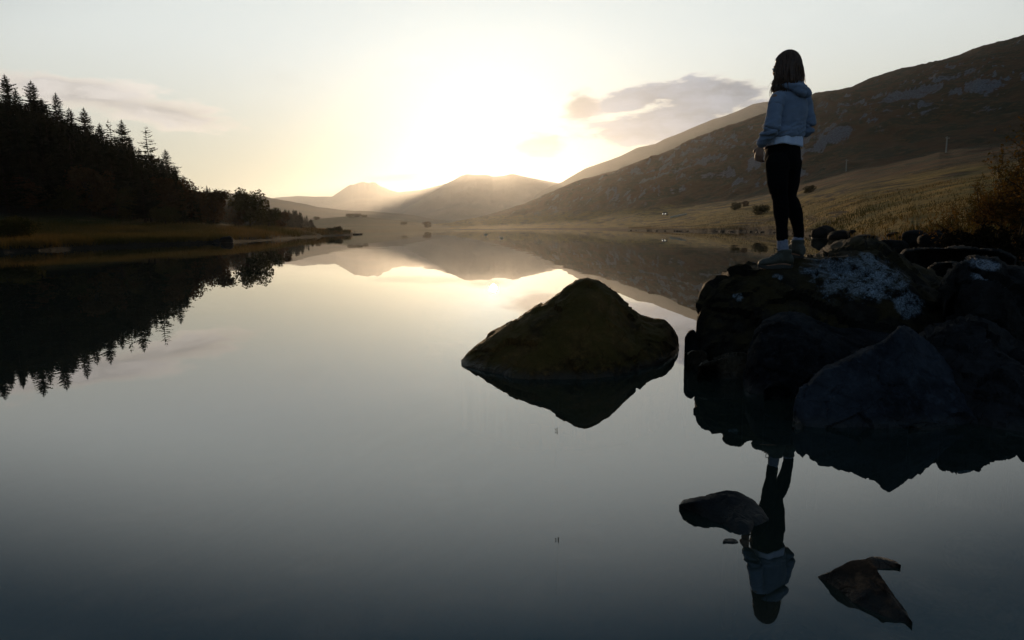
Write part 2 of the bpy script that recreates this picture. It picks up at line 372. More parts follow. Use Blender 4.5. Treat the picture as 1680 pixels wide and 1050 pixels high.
def hillR_mat(t, out):
    p = coord(t, 'World'); x, y, z = t.sep(p)
    n0 = t.noise(p, .012, 5, .6); n1 = t.noise(p, .045, 8, .62, .3); n2 = t.noise(t.vmath('MULTIPLY', p, (1, 1, 3)), .22, 8, .66, .4); n3 = t.noise(t.vmath('MULTIPLY', p, (1, 1, 2.2)), 1.1, 6, .7)
    nz = t.sep(t.node('ShaderNodeNewGeometry').outputs['Normal'])[2]
    heath = t.mix(t.smooth(n1, .40, .60), (.085, .036, .013, 1), (.022, .025, .010, 1))
    heath = t.mix(t.smooth(n2, .48, .62), heath, (.100, .055, .022, 1))
    straw = t.mix(t.smooth(n2, .36, .60), (.10, .082, .016, 1), (.27, .165, .036, 1))
    straw = t.mix(t.smooth(n3, .50, .68), straw, (.055, .048, .012, 1)); nb_ = t.noise(t.vmath('MULTIPLY', p, (.5, .25, 6)), .16, 6, .6, .8); straw = t.mix(t.smooth(nb_, .50, .62), straw, (.032, .020, .008, 1))
    # straw grass near the lake, bracken and heather above it
    zz = t.math('ADD', z, t.math('MULTIPLY', t.math('SUBTRACT', n1, .5), 14.0)); zz = t.math('ADD', zz, t.math('MULTIPLY', y, -.012))
    col = t.mix(t.smooth(zz, 4., 9.), straw, heath)
    rock = t.mix(t.smooth(n3, .35, .65), (.06, .07, .085, 1), (.17, .19, .23, 1))
    rm = t.math('ADD', t.smooth(nz, .88, .70), t.math('MULTIPLY', t.math('SUBTRACT', n2, .5), 2.6)); rm = t.math('ADD', rm, t.math('MULTIPLY', t.math('SUBTRACT', n0, .5), 1.5))
    rm = t.math('MULTIPLY', t.smooth(rm, .40, .85), t.smooth(z, 8, 22))
    col = t.mix(rm, col, rock)
    bank = t.smooth(t.math('ADD', z, t.math('MULTIPLY', t.math('SUBTRACT', n3, .5), .5)), .55, .30)
    col = t.mix(bank, col, (.016, .013, .010, 1))
    h = t.math('ADD', t.math('MULTIPLY', n2, .7), t.math('MULTIPLY', n3, .22))
    principled(t, out, col, .95, .1, bump(t, h, 1.0, 1.6))
M['hillR'] = material('moorland', hillR_mat)
hillR.build('hillside', M['hillR'])

# -- left shore and wooded hill
SHL = [(-900, 24), (-400, 33), (-200, 38), (0, 41), (80, 45.5), (130, 49), (160, 51.5), (200, 54.5), (250, 58), (370, 66), (450, 84), (520, 118), (578, 150), (600, 900)]
BKL = [(-900, 60), (0, 78), (150, 84), (300, 92), (420, 104), (500, 126), (578, 151), (600, 901)]
GT = [(-900, -160), (-300, 90), (-100, 180), (0, 205), (60, 225), (120, 250), (180, 275), (240, 300), (290, 335), (330, 362), (400, 372), (700, 380)]
jit = lambda a, k: fbm(np.stack([a*k, 0*a+2.2, 0*a], -1), 4)
_dl = interp(_ta, SHL)*(1 + .012*jit(_ta, 30.)); dl = lambda a: np.interp(a, _ta, _dl); bl = lambda a: np.maximum(interp(a, BKL), dl(a) + .5)
def zl_base(a, D): return np.maximum(elev([(-900, 380), (0, 371), (300, 371), (450, 374), (560, 380), (700, 384)])(a, D), .25)
hillL = Hill(-1.9, -.22, 520, np.concatenate([geo(20, 200, 330), geo(202, 420, 40)]), layered([
    (lambda a: dl(a)*.85, lambda a, D: 0*a - 1.5), (dl, lambda a, D: 0*a - .05), (lambda a: dl(a) + .9, lambda a, D: 0*a + .38),
    (bl, zl_base), (lambda a: np.maximum(bl(a)+60, 172), lambda a, D: np.maximum(elev(GT)(a, D), .3))], .1,
    lambda A, D, Z, P: (fbm(P/14, 4)*.35 + fbm(P/2.2, 3)*.15)*np.clip((Z-.2)/.6, 0, 1) + fbm(P/30, 4)*1.2*np.clip((Z-3)/8, 0, 1)))
def bank_mat(t, out):
    p = coord(t, 'World'); z = t.sep(p)[2]
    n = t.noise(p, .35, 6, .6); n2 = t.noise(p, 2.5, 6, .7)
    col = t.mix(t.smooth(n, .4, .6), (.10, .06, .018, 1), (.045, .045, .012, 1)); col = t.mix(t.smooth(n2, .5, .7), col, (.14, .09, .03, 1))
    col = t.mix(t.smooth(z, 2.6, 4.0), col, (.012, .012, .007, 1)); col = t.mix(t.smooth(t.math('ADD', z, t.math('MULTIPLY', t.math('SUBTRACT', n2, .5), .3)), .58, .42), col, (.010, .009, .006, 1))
    principled(t, out, col, .95, .1, bump(t, n2, 1, .3))
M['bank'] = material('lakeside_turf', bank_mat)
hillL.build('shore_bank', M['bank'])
RW = [(150, 250), (230, 275), (290, 292), (340, 306), (400, 326), (440, 339), (480, 345), (500, 354), (512, 366), (518, 378), (560, 384)]
hillW = Hill(-.85, -.26, 260, geo(240, 640, 70), layered([(240, lambda a, D: 0*a - 2), (262, lambda a, D: 0*a + .5), (400, lambda a, D: elev(RW)(a, D) - 5)], .05, lambda A, D, Z, P: fbm(P/50, 5)*3*np.clip(Z/10, 0, 1)))
M['woodfloor'] = plain('wood_floor', (.016, .016, .008), (.03, .024, .012), .4, .95, .1, .8, .6)
hillW.build('wooded_ridge', M['woodfloor'])

# ------------------------------------------------------------------ lake
def water_mat(t, out):
    p = coord(t, 'World'); x, y, z = t.sep(p)
    v1 = t.vmath('MULTIPLY', p, (.55, 1.0, 1)); v2 = t.vmath('MULTIPLY', p, (.8, 1, 1))
    a = t.noise(v1, 1.1, 3, .5, 0, 1); b_ = t.noise(v2, 6.5, 3, .55, 0, 1); patch = t.smooth(t.noise(v1, .05, 4, .6), .42, .62, .25, 1.0)
    half = (.5, .5, .5)
    va = t.scale(t.vmath('SUBTRACT', a, half), .012); vb = t.scale(t.vmath('SUBTRACT', b_, half), .0065)
    far = t.smooth(y, 2, 40, .55, 1.0)
    v = t.scale(t.vmath('ADD', va, vb), t.math('MULTIPLY', patch, far))
    nn = t.sep(v); nrm = t.vmath('NORMALIZE', t.comb(nn[0], nn[1], 1.0))
    fr = t.node('ShaderNodeFresnel'); fr.inputs[0].default_value = 2.4; t.l.new(nrm, fr.inputs[1])
    gl = t.node('ShaderNodeBsdfGlossy'); gl.inputs['Roughness'].default_value = 0.0; gl.inputs['Color'].default_value = (1, 1, 1, 1); t.l.new(nrm, gl.inputs['Normal'])
    tr = t.node('ShaderNodeBsdfTransparent'); tr.inputs[0].default_value = (.26, .34, .34, 1)
    df = t.node('ShaderNodeBsdfDiffuse'); t.set(df.inputs[0], t.mix(t.smooth(t.noise(p, .55, 5, .6, .6), .35, .7), (.035, .058, .050, 1), (.060, .078, .055, 1))); m0 = t.node('ShaderNodeMixShader'); m0.inputs[0].default_value = .34; t.l.new(tr.outputs[0], m0.inputs[1]); t.l.new(df.outputs[0], m0.inputs[2])
    mx = t.node('ShaderNodeMixShader'); t.l.new(fr.outputs[0], mx.inputs[0]); t.l.new(m0.outputs[0], mx.inputs[1]); t.l.new(gl.outputs[0], mx.inputs[2])
    t.l.new(mx.outputs[0], out.inputs[0])
M['water'] = material('lake_water', water_mat)
water = link('water', mesh('water', [(-2500, -60, 0), (2500, -60, 0), (2500, 3200, 0), (-2500, 3200, 0)], [(0, 1, 2, 3)], False), M['water']); tag(water, kind='structure')
def bed_mat(t, out):
    p = coord(t, 'World'); n = t.noise(p, 1.3, 7, .62, .5); n2 = t.noise(p, 7, 8, .7, .6); n3 = t.noise(p, 26, 5, .6)
    col = t.mix(t.smooth(n, .38, .62), (.010, .014, .016, 1), (.028, .034, .036, 1))
    x, y, z = t.sep(p)
    dd = t.vmath('LENGTH', t.vmath('SUBTRACT', p, (.62, 2.15, -.45)), out=1)
    weed = t.math('MULTIPLY', t.smooth(n2, .50, .62), t.smooth(dd, .65, .15)); weed = t.math('MULTIPLY', weed, t.smooth(n3, .42, .6))
    col = t.mix(weed, col, (.5, .55, .5, 1))
    principled(t, out, col, .95, .1, bump(t, n2, .8, .05))
M['bed'] = material('lake_bed', bed_mat)
bx = np.concatenate([-geo(2500, 8, 16), np.linspace(-7, 7, 90), geo(8, 2500, 16)]); by = np.concatenate([[-60, -20, -8], np.linspace(-3, 9, 80), geo(10, 3200, 22)])
BX, BY = np.meshgrid(bx, by); dist = np.hypot(np.minimum(BX-1.6, 0)*1.0, np.minimum(BY*0, 0)) + np.maximum(BY-6, 0)*.25
BZ = -.42 - np.clip(dist*.38, 0, 2.6) + fbm(np.stack([BX*1.2, BY*1.2, 0*BX], -1), 5)*.10*(np.abs(BX) < 9)
BZ = np.where((BX > 1.6), -.42 + fbm(np.stack([BX*1.2, BY*1.2, 0*BX], -1), 5)*.10, BZ)
bed = link('lake_bed', mesh('lake_bed', np.stack([BX, BY, BZ], -1).reshape(-1, 3).tolist(), [f[::-1] for f in gridfaces(len(by), len(bx))][::1]), M['bed']); tag(bed, kind='structure')
bed.data.flip_normals()

# ------------------------------------------------------------------ boulders
def loft_rock(name, st, mat, label, cat='boulder', group=None, thick=.5, bulge=.6, disp=.035, facet=.03, seed=0, nf=48, ns=130, flat=None, extra=None, depth=.5, fine=.012, crestround=.35, fs=.32, cuts=10):
    """st: stations (crest x,y pixel, crest distance, front waterline x,y pixel). A closed body standing in the lake."""
    C = []; Fp = []
    for (xc, yc, Dc, xb, yb) in st:
        C.append(at(xc, yc, Dc)); Fp.append(onwater(xb, yb))
    C = np.array(C); Fp = np.array(Fp)
    seg = np.r_[0, np.cumsum(np.linalg.norm(np.diff(C, axis=0), axis=1) + .4*np.linalg.norm(np.diff(Fp, axis=0), axis=1))]; u = np.linspace(0, seg[-1], ns)
    Ci = np.stack([np.interp(u, seg, C[:, k]) for k in range(3)], 1); Fi = np.stack([np.interp(u, seg, Fp[:, k]) for k in range(3)], 1)
    ends = np.minimum(u/seg[-1], 1-u/seg[-1])*2; T = thick*np.clip(ends*3.2, .06, 1)**.6
    rows = []
    ths = np.linspace(0, 1, nf)
    for i in range(ns):
        c, f, th = Ci[i], Fi[i], T[i]
        row = []
        row.append([f[0], f[1]-.02*min(1, ends[i]*6), -depth]); row.append([f[0], f[1]-.02*min(1, ends[i]*6), -depth*.5])
        for t_ in ths:                                           # up the front face
            ce, se = 1-math.cos(t_*math.pi/2), math.sin(t_*math.pi/2)
            kd = t_*(1-bulge) + ce*bulge; kz = t_*(1-bulge) + se*bulge
            row.append([f[0]+(c[0]-f[0])*kd, f[1]+(c[1]-f[1])*kd, c[2]*kz])
        nb = nf//2
        for j in range(1, nb+1):                                 # over the crest and down behind
            t_ = j/nb; kz = math.cos(t_*math.pi/2)**(1.0); kd = math.sin(t_*math.pi/2)
            row.append([c[0]*(1+th*kd/c[1]), c[1]+th*kd, c[2]*kz])
        row.append([c[0]*(1+th*1.02/c[1]), c[1]+th*1.02, -depth])
        rows.append(row)
    V = np.array(rows, float); nv = V.shape[1]
    # smooth along the section near the crest so that it is not a knife edge
    for _ in range(int(crestround*12)):
        V[:, 2:-1] = V[:, 2:-1]*.5 + .25*(V[:, 1:-2] + V[:, 3:])
    top = V[..., 2].max(axis=1); V[..., 2] += (np.clip(Ci[:, 2]-top, -1, 1))[:, None]*np.clip(V[..., 2]/np.maximum(top[:, None], .01), 0, 1)
    P = V.reshape(-1, 3)
    # displacement along approximate normals
    me0 = mesh('tmp', P.tolist(), gridfaces(ns, nv)); N = np.zeros(len(P)*3); me0.vertices.foreach_get('normal', N); N = N.reshape(-1, 3); bpy.data.meshes.remove(me0)
    off = np.array([seed*7.3, seed*3.1, seed*5.7])
    e = np.repeat(np.clip(ends*5, .15, 1), nv)[:, None]
    W1 = np.stack([fbm((P+off)*3+k*9.1, 2) for k in range(3)], 1)*.18
    d = fbm((P+off)/.55, 3)*disp*1.1 + facets(((P+off)/fs)*np.array([1, 1, 1.25])+W1, .55, .30)*facet*2.4 + facets((P+off)/(fs*.33)+W1, .6, .25)*facet*.75 + fbm((P+off)/.09, 5, ridged=True)*fine*.8
    below = np.clip((P[:, 2]+.3)/.3, 0, 1)
    # make the outward direction consistent
    cen = P.mean(axis=0); cen[2] = min(cen[2], .0)
    sgn = np.sign(((P-cen)*N).sum(1)).mean(); N = N*(1 if sgn >= 0 else -1)
    P = P + N*(d[:, None]*e)
    rr = np.random.default_rng(seed+50); size = min(Ci[:, 2].max()*1.6, .9)
    vis = np.where((P[:, 2] > -.02) & (N[:, 1] < .25) & (e[:, 0] > .5))[0]
    for _ in range(cuts if len(vis) else 0):
        q = vis[rr.integers(len(vis))]; n = N[q] + rr.normal(size=3)*.30; n[1] = min(n[1], -.15); n /= np.linalg.norm(n)
        dl_ = rr.uniform(.02, .075)*size; k = (P-P[q])@n + dl_
        w_ = np.clip((1.35 - np.linalg.norm(P-q, axis=1)/(size*.5))*3, 0, 1); w_ = w_*w_*(3-2*w_)
        P = P - np.maximum(k, 0)[:, None]*n*(.92*w_)[:, None]
    P = P + N*((fbm((P+off)/.06, 4)*fine*.45)*np.minimum(e[:, 0], 1))[:, None]
    if extra is not None: P = extra(P)
    if flat:
        for (fx, fy, fz, r) in flat:
            w = np.clip(1.35 - np.hypot(P[:, 0]-fx, P[:, 1]-fy)/r, 0, 1)*(P[:, 2] > .25); w = w*w*(3-2*w)
            P[:, 2] = P[:, 2]*(1-w) + (fz + (P[:, 2]-fz)*.04)*w
    faces = gridfaces(ns, nv); faces.append(tuple(range(nv))[::-1]); faces.append(tuple((ns-1)*nv+j for j in range(nv)))
    me = mesh(name, P.tolist(), faces)
    bm = bmesh.new(); bm.from_mesh(me); bmesh.ops.recalc_face_normals(bm, faces=bm.faces); bm.to_mesh(me); bm.free()
    me.set_sharp_from_angle(angle=math.radians(24))
    # origin on the rock
    c0 = P.mean(axis=0); c0[2] = 0; me.transform(Matrix.Translation(-Vector(c0)))
    o = link(name, me, mat, loc=c0); tag(o, label, cat, group); return o

FOOT_L = at(1274, 441, 5.06); FOOT_R = at(1311, 424, 5.27)
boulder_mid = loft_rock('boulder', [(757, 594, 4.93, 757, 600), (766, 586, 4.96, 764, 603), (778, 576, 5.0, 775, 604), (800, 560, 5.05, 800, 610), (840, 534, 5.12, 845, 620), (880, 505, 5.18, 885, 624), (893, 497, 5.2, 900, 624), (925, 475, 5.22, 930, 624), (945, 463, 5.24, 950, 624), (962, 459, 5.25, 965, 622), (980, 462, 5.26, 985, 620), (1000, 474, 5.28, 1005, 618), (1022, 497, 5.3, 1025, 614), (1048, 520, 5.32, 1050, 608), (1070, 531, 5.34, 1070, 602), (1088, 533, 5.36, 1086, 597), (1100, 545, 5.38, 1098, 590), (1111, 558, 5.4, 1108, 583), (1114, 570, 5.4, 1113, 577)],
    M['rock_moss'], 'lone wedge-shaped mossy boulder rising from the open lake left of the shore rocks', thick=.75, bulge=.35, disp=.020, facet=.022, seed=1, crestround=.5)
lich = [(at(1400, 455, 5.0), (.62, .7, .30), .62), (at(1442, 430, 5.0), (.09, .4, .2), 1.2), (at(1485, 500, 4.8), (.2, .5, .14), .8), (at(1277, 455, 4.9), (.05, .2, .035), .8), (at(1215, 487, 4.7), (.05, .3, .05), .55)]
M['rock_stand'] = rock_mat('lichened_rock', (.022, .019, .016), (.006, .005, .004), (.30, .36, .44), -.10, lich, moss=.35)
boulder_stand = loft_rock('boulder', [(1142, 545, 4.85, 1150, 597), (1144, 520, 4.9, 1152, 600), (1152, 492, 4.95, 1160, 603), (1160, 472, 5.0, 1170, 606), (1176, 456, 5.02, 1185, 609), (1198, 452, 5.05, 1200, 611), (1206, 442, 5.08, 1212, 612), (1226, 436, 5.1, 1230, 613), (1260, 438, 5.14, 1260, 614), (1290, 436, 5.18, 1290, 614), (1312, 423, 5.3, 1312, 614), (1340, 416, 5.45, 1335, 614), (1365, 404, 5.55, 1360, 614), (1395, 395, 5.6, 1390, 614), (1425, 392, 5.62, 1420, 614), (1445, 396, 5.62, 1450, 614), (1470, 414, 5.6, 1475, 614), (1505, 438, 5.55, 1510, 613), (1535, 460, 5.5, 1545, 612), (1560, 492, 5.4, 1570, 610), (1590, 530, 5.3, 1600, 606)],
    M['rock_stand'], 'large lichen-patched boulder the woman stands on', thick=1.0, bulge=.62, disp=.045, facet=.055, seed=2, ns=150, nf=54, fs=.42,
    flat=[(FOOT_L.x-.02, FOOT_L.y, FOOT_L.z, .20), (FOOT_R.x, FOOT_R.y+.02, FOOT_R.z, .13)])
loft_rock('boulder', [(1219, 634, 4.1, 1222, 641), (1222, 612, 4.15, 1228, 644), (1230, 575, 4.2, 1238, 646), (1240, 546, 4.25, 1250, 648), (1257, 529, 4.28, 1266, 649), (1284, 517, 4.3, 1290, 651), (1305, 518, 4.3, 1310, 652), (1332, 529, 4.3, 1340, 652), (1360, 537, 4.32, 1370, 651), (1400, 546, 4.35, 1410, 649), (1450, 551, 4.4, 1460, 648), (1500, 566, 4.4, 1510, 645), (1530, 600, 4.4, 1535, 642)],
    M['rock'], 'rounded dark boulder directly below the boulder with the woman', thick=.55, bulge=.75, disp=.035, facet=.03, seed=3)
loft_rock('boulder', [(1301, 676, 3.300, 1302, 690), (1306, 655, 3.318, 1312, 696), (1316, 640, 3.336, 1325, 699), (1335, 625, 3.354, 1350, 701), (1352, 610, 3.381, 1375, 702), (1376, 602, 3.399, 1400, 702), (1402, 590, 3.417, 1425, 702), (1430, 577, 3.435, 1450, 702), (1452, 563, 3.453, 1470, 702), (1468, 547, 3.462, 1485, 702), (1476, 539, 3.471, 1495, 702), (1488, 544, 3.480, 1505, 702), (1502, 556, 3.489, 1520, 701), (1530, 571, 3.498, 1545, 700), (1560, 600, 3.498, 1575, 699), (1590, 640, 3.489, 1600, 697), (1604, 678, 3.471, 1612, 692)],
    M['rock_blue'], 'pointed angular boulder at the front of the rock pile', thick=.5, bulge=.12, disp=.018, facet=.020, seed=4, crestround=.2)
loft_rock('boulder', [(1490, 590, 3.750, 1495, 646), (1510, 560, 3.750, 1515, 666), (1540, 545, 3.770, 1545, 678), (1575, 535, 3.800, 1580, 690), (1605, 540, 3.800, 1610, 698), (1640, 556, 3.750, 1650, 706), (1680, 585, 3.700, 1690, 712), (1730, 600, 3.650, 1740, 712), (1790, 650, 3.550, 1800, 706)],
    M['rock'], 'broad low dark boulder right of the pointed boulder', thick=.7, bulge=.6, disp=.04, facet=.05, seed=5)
lich2 = [(at(1615, 434, 4.5), (.18, .4, .06), .7), (at(1600, 455, 4.4), (.1, .4, .05), .45)]
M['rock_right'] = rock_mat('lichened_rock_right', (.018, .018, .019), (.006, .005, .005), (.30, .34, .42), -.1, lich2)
loft_rock('boulder', [(1550, 500, 4.350, 1560, 568), (1556, 462, 4.450, 1566, 598), (1572, 438, 4.500, 1580, 618), (1600, 427, 4.550, 1605, 628), (1635, 424, 4.600, 1640, 628), (1650, 436, 4.600, 1655, 628), (1675, 440, 4.600, 1680, 623), (1720, 446, 4.600, 1730, 618), (1780, 480, 4.500, 1790, 608)],
    M['rock_right'], 'dark square boulder at the right edge with pale lichen on top', thick=.8, bulge=.8, disp=.04, facet=.06, seed=6)
loft_rock('boulder', [(1474, 425, 7.6, 1478, 446), (1484, 414, 7.8, 1490, 452), (1510, 409, 8.0, 1515, 455), (1560, 408, 8.1, 1560, 455), (1600, 410, 8.1, 1600, 455), (1638, 413, 8.0, 1640, 452), (1665, 425, 7.9, 1668, 446)],
    M['rock_far'], 'long flat rock lying behind the standing boulder', thick=.5, bulge=.7, disp=.03, facet=.03, seed=8)
loft_rock('boulder', [(1520, 445, 6.6, 1522, 462), (1535, 434, 6.7, 1538, 470), (1556, 431, 6.8, 1560, 472), (1580, 436, 6.8, 1584, 470), (1600, 448, 6.7, 1604, 462)],
    M['rock_far'], 'small grey slab just in front of the long flat rock', thick=.4, bulge=.6, disp=.02, facet=.02, seed=9)
loft_rock('rock', [(1123, 570, 4.72, 1124, 574), (1124, 556, 4.73, 1126, 577), (1130, 545, 4.74, 1131, 579), (1137, 542, 4.75, 1138, 580), (1146, 551, 4.75, 1146, 580), (1155, 566, 4.75, 1154, 579)],
    M['rock'], 'small upright fin of rock at the waterline left of the rock pile', 'rock', thick=.09, bulge=.6, disp=.008, facet=.01, seed=10, ns=34, nf=16, fine=.006)
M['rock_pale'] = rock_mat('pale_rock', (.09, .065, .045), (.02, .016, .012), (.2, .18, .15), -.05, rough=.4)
loft_rock('rock', [(1128, 582, 4.5, 1129, 586), (1134, 577, 4.52, 1137, 589), (1142, 576, 4.54, 1146, 590), (1152, 577, 4.55, 1154, 588), (1160, 582, 4.55, 1160, 586)],
    M['rock_pale'], 'tiny pale rock in front of the fin at the waterline', 'rock', thick=.08, bulge=.4, disp=.006, facet=.012, seed=11, ns=30, nf=14, fine=.004)
loft_rock('rock', [(1145, 603, 4.22, 1146, 607), (1155, 597, 4.25, 1158, 612), (1166, 594, 4.28, 1170, 616), (1180, 589, 4.32, 1184, 620), (1200, 584, 4.36, 1206, 622), (1220, 585, 4.38, 1224, 622), (1232, 590, 4.38, 1238, 618)],
    M['rock_pale'], 'low pale-tipped rock at the water left of the rounded dark boulder', 'rock', thick=.3, bulge=.4, disp=.012, facet=.02, seed=12, ns=50, nf=20, fine=.006)
loft_rock('rock', [(1254, 640, 3.72, 1256, 650), (1262, 633, 3.74, 1266, 652), (1275, 630, 3.76, 1278, 653), (1290, 634, 3.76, 1292, 652), (1300, 643, 3.74, 1300, 650)],
    M['rock_far'], 'small grey stone at the foot of the rounded dark boulder', 'rock', thick=.14, bulge=.5, disp=.01, facet=.015, seed=13, ns=36, nf=16, fine=.006)
loft_rock('rock', [(1300, 701, 3.2, 1301, 703), (1306, 697, 3.2, 1308, 705), (1312, 694, 3.22, 1314, 705), (1318, 699, 3.2, 1318, 703)],
    M['rock_pale'], 'tiny warm-toned stone at the left foot of the pointed boulder', 'rock', thick=.05, bulge=.4, disp=.003, facet=.006, seed=14, ns=20, nf=10, fine=.002)
loft_rock('rock', [(1385, 585, 4.0, 1388, 640), (1395, 574, 4.0, 1400, 650), (1412, 570, 4.0, 1415, 650), (1430, 574, 4.02, 1434, 645), (1445, 585, 4.0, 1448, 640)],
    M['rock'], 'small knobbly rock wedged behind the ridge of the pointed boulder', 'rock', thick=.2, bulge=.5, disp=.02, facet=.02, seed=15, ns=36, nf=16)
loft_rock('rock', [(1490, 700, 3.15, 1492, 702), (1505, 694, 3.18, 1508, 706), (1525, 692, 3.2, 1528, 707), (1538, 696, 3.2, 1540, 705), (1543, 702, 3.18, 1543, 703)],
    M['rock_far'], 'thin low stone breaking the water right of the pointed boulder foot', 'rock', thick=.07, bulge=.4, disp=.005, facet=.008, seed=16, ns=30, nf=12, fine=.004)
# two rocks nearest the camera
loft_rock('rock', [(1114, 829, 2.290, 1115, 830), (1122, 826.5, 2.258, 1124, 834), (1140, 824, 2.237, 1145, 842), (1160, 821, 2.240, 1165, 851), (1178, 815, 2.260, 1185, 860), (1192, 811, 2.270, 1200, 869), (1207, 812, 2.270, 1214, 875), (1222, 820, 2.250, 1228, 874), (1236, 831, 2.227, 1236, 862), (1250, 844, 2.193, 1250, 858), (1261, 853, 2.180, 1259, 855)],
    M['rock'], 'low dark rock near the bottom, by the reflection of the woman', 'rock', thick=.10, bulge=.45, disp=.004, facet=.0035, cuts=5, seed=17, ns=90, nf=30, depth=.03, fine=.004, fs=.09)
loft_rock('rock', [(1186, 888, 2.02, 1186, 890), (1192, 886, 2.03, 1193, 892), (1203, 886, 2.03, 1204, 893), (1211, 889, 2.02, 1211, 891)],
    M['rock_far'], 'flat chip of stone just above the water below the low dark rock', 'rock', thick=.025, bulge=.3, disp=.0015, facet=.002, seed=18, ns=24, nf=10, depth=.3, fine=.001)
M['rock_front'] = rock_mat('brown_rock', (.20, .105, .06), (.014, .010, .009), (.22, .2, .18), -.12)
def spur(P):
    return P
front = loft_rock('rock', [(1342, 946, 1.800, 1342, 948), (1356, 940, 1.780, 1358, 955), (1376, 932, 1.759, 1378, 968), (1396, 921, 1.760, 1398, 985), (1412, 918, 1.765, 1414, 996), (1428, 918, 1.755, 1432, 1004), (1438, 934, 1.715, 1450, 1010), (1450, 957, 1.665, 1466, 1015), (1468, 985, 1.624, 1480, 1019), (1484, 1006, 1.592, 1490, 1021), (1497, 1021, 1.555, 1497, 1023)],
    M['rock_front'], 'brown three-cornered rock with a pointed spur at the bottom right', 'rock', thick=.035, bulge=.25, disp=.003, facet=.0035, cuts=6, seed=19, ns=110, nf=34, depth=.03, fine=.003, fs=.10)
sp = loft_rock('spur', [(1420, 917, 1.86, 1420, 926), (1440, 916.5, 1.87, 1440, 932), (1456, 920, 1.86, 1456, 932), (1468, 924, 1.85, 1468, 930), (1478, 927, 1.84, 1478, 928)],
    M['rock_front'], None, None, thick=.03, bulge=.3, disp=.002, facet=.004, seed=20, ns=40, nf=14, depth=.03, fine=.002)
sp.parent = front; sp.location = sp.location - front.location

# shore rocks further back: individually shaped stones
def stone_mesh(seed, sub=4):
    bm = bmesh.new(); bmesh.ops.create_icosphere(bm, subdivisions=sub, radius=.5)
    P = np.array([v.co[:] for v in bm.verts]); off = seed*11.3
    r = np.random.default_rng(seed)
    for _ in range(9):                                  # broken planes
        n = r.normal(size=3); n /= np.linalg.norm(n); dd = r.uniform(.28, .42); k = P@n; P = P - np.maximum(k-dd, 0)[:, None]*n*.85
    N = P/np.linalg.norm(P, axis=1)[:, None]
    P = P + N*(fbm(P*2.2+off, 4)*.07 + fbm(P*9+off, 3, ridged=True)*.02)[:, None]
    for v, p in zip(bm.verts, P): v.co = p
    me = bpy.data.meshes.new('stone'); bm.to_mesh(me); bm.free(); me.polygons.foreach_set('use_smooth', [True]*len(me.polygons)); me.set_sharp_from_angle(angle=math.radians(35))
    return me
STONES = [stone_mesh(k) for k in range(1, 7)]
for m_ in STONES: m_.materials.append(M['rock_far'])
def stone(px, py, D, w, h, label, group=None, k=0, z=None, rz=0., dy=None, name='rock'):
    """a stone w metres wide and h high, foot at pixel px,py"""
    p = at(px, py, D); o = bpy.data.objects.new(name, STONES[k % 6]); COL.objects.link(o)
    o.scale = (w*.85, (dy or w*.8)*.85, h*1.3); o.rotation_euler = (0, 0, rz); o.location = (p.x, p.y, (p.z if z is None else z) + h*.25); tag(o, label, 'rock', group); return o
stone(1463, 397, 20, 1.15, .62, 'big dome-shaped dark boulder at the edge of the right bank', k=0, z=.0)
stone(1352, 383, 42, 1.9, .9, 'grey slabby outcrop just right of the knees of the woman on the far bank', k=1, z=.1)
stone(1385, 385, 36, 2.0, .6, 'low dark outcrop halfway between the woman and the dome-shaped boulder', k=2, z=.1)
stone(1415, 384, 30, 1.2, .45, 'squat dark rock left of the dome-shaped boulder', k=3, z=.1)
stone(1600, 412, 12.5, 1.1, .42, 'slanting slab behind the long flat rock at right', k=4, z=.0)
stone(1560, 405, 15, .9, .35, 'pyramid-like stone in the shadow of the bank', k=5, z=.0)
stone(1655, 415, 11, .9, .3, 'dark rock under the rusty bracken at the right edge', k=2, z=.0)
stone(1540, 385, 19, 1.3, .5, 'dark cracked rock set in the bank below the autumn bush', k=1, z=.35)
stone(1500, 378, 20.5, 1.1, .5, 'blocky rock on the bank right of the dome-shaped boulder', k=4, z=.3)
rs = random.Random(3)
GR = 'small stones along the right bank'
for i in range(60):
    px = rs.uniform(1330, 1690); a_ = ray(px, 380)[0]; D = float(interp(np.array([a_]), SHORE_R)[0])*rs.uniform(.9, 1.12)
    w = rs.uniform(.2, .55)*(D/25)**.35; z0 = max(hillR.z(a_, D), -.05)
    o = bpy.data.objects.new('stone', STONES[i % 6]); COL.objects.link(o); o.scale = (w, w*.8, w*rs.uniform(.4, .8)); o.rotation_euler = (rs.uniform(-.3, .3), rs.uniform(-.3, .3), rs.uniform(0, 6.28))
    o.location = (a_*D, D, z0 + w*.08); tag(o, 'small dark stone among many along the foot of the right bank', 'stone', GR)
GR2 = 'stones along the distant right waterline'
for i in range(46):
    px = rs.uniform(1035, 1340); a_ = ray(px, 380)[0]; D = float(interp(np.array([a_]), SHORE_R)[0])*rs.uniform(.985, 1.02)
    w = rs.uniform(.25, .6); o = bpy.data.objects.new('stone', STONES[i % 6]); COL.objects.link(o); o.scale = (w, w*.8, w*rs.uniform(.4, .7)); o.rotation_euler = (0, 0, rs.uniform(0, 6.28))
    o.location = (a_*D, D, .02); tag(o, 'small stone in the line of stones on the distant right waterline', 'stone', GR2)
M['drowned'] = plain('drowned_rock', (.16, .14, .11), (.06, .055, .045), 9, .95, .05, .8, .01)
dr = random.Random(31)
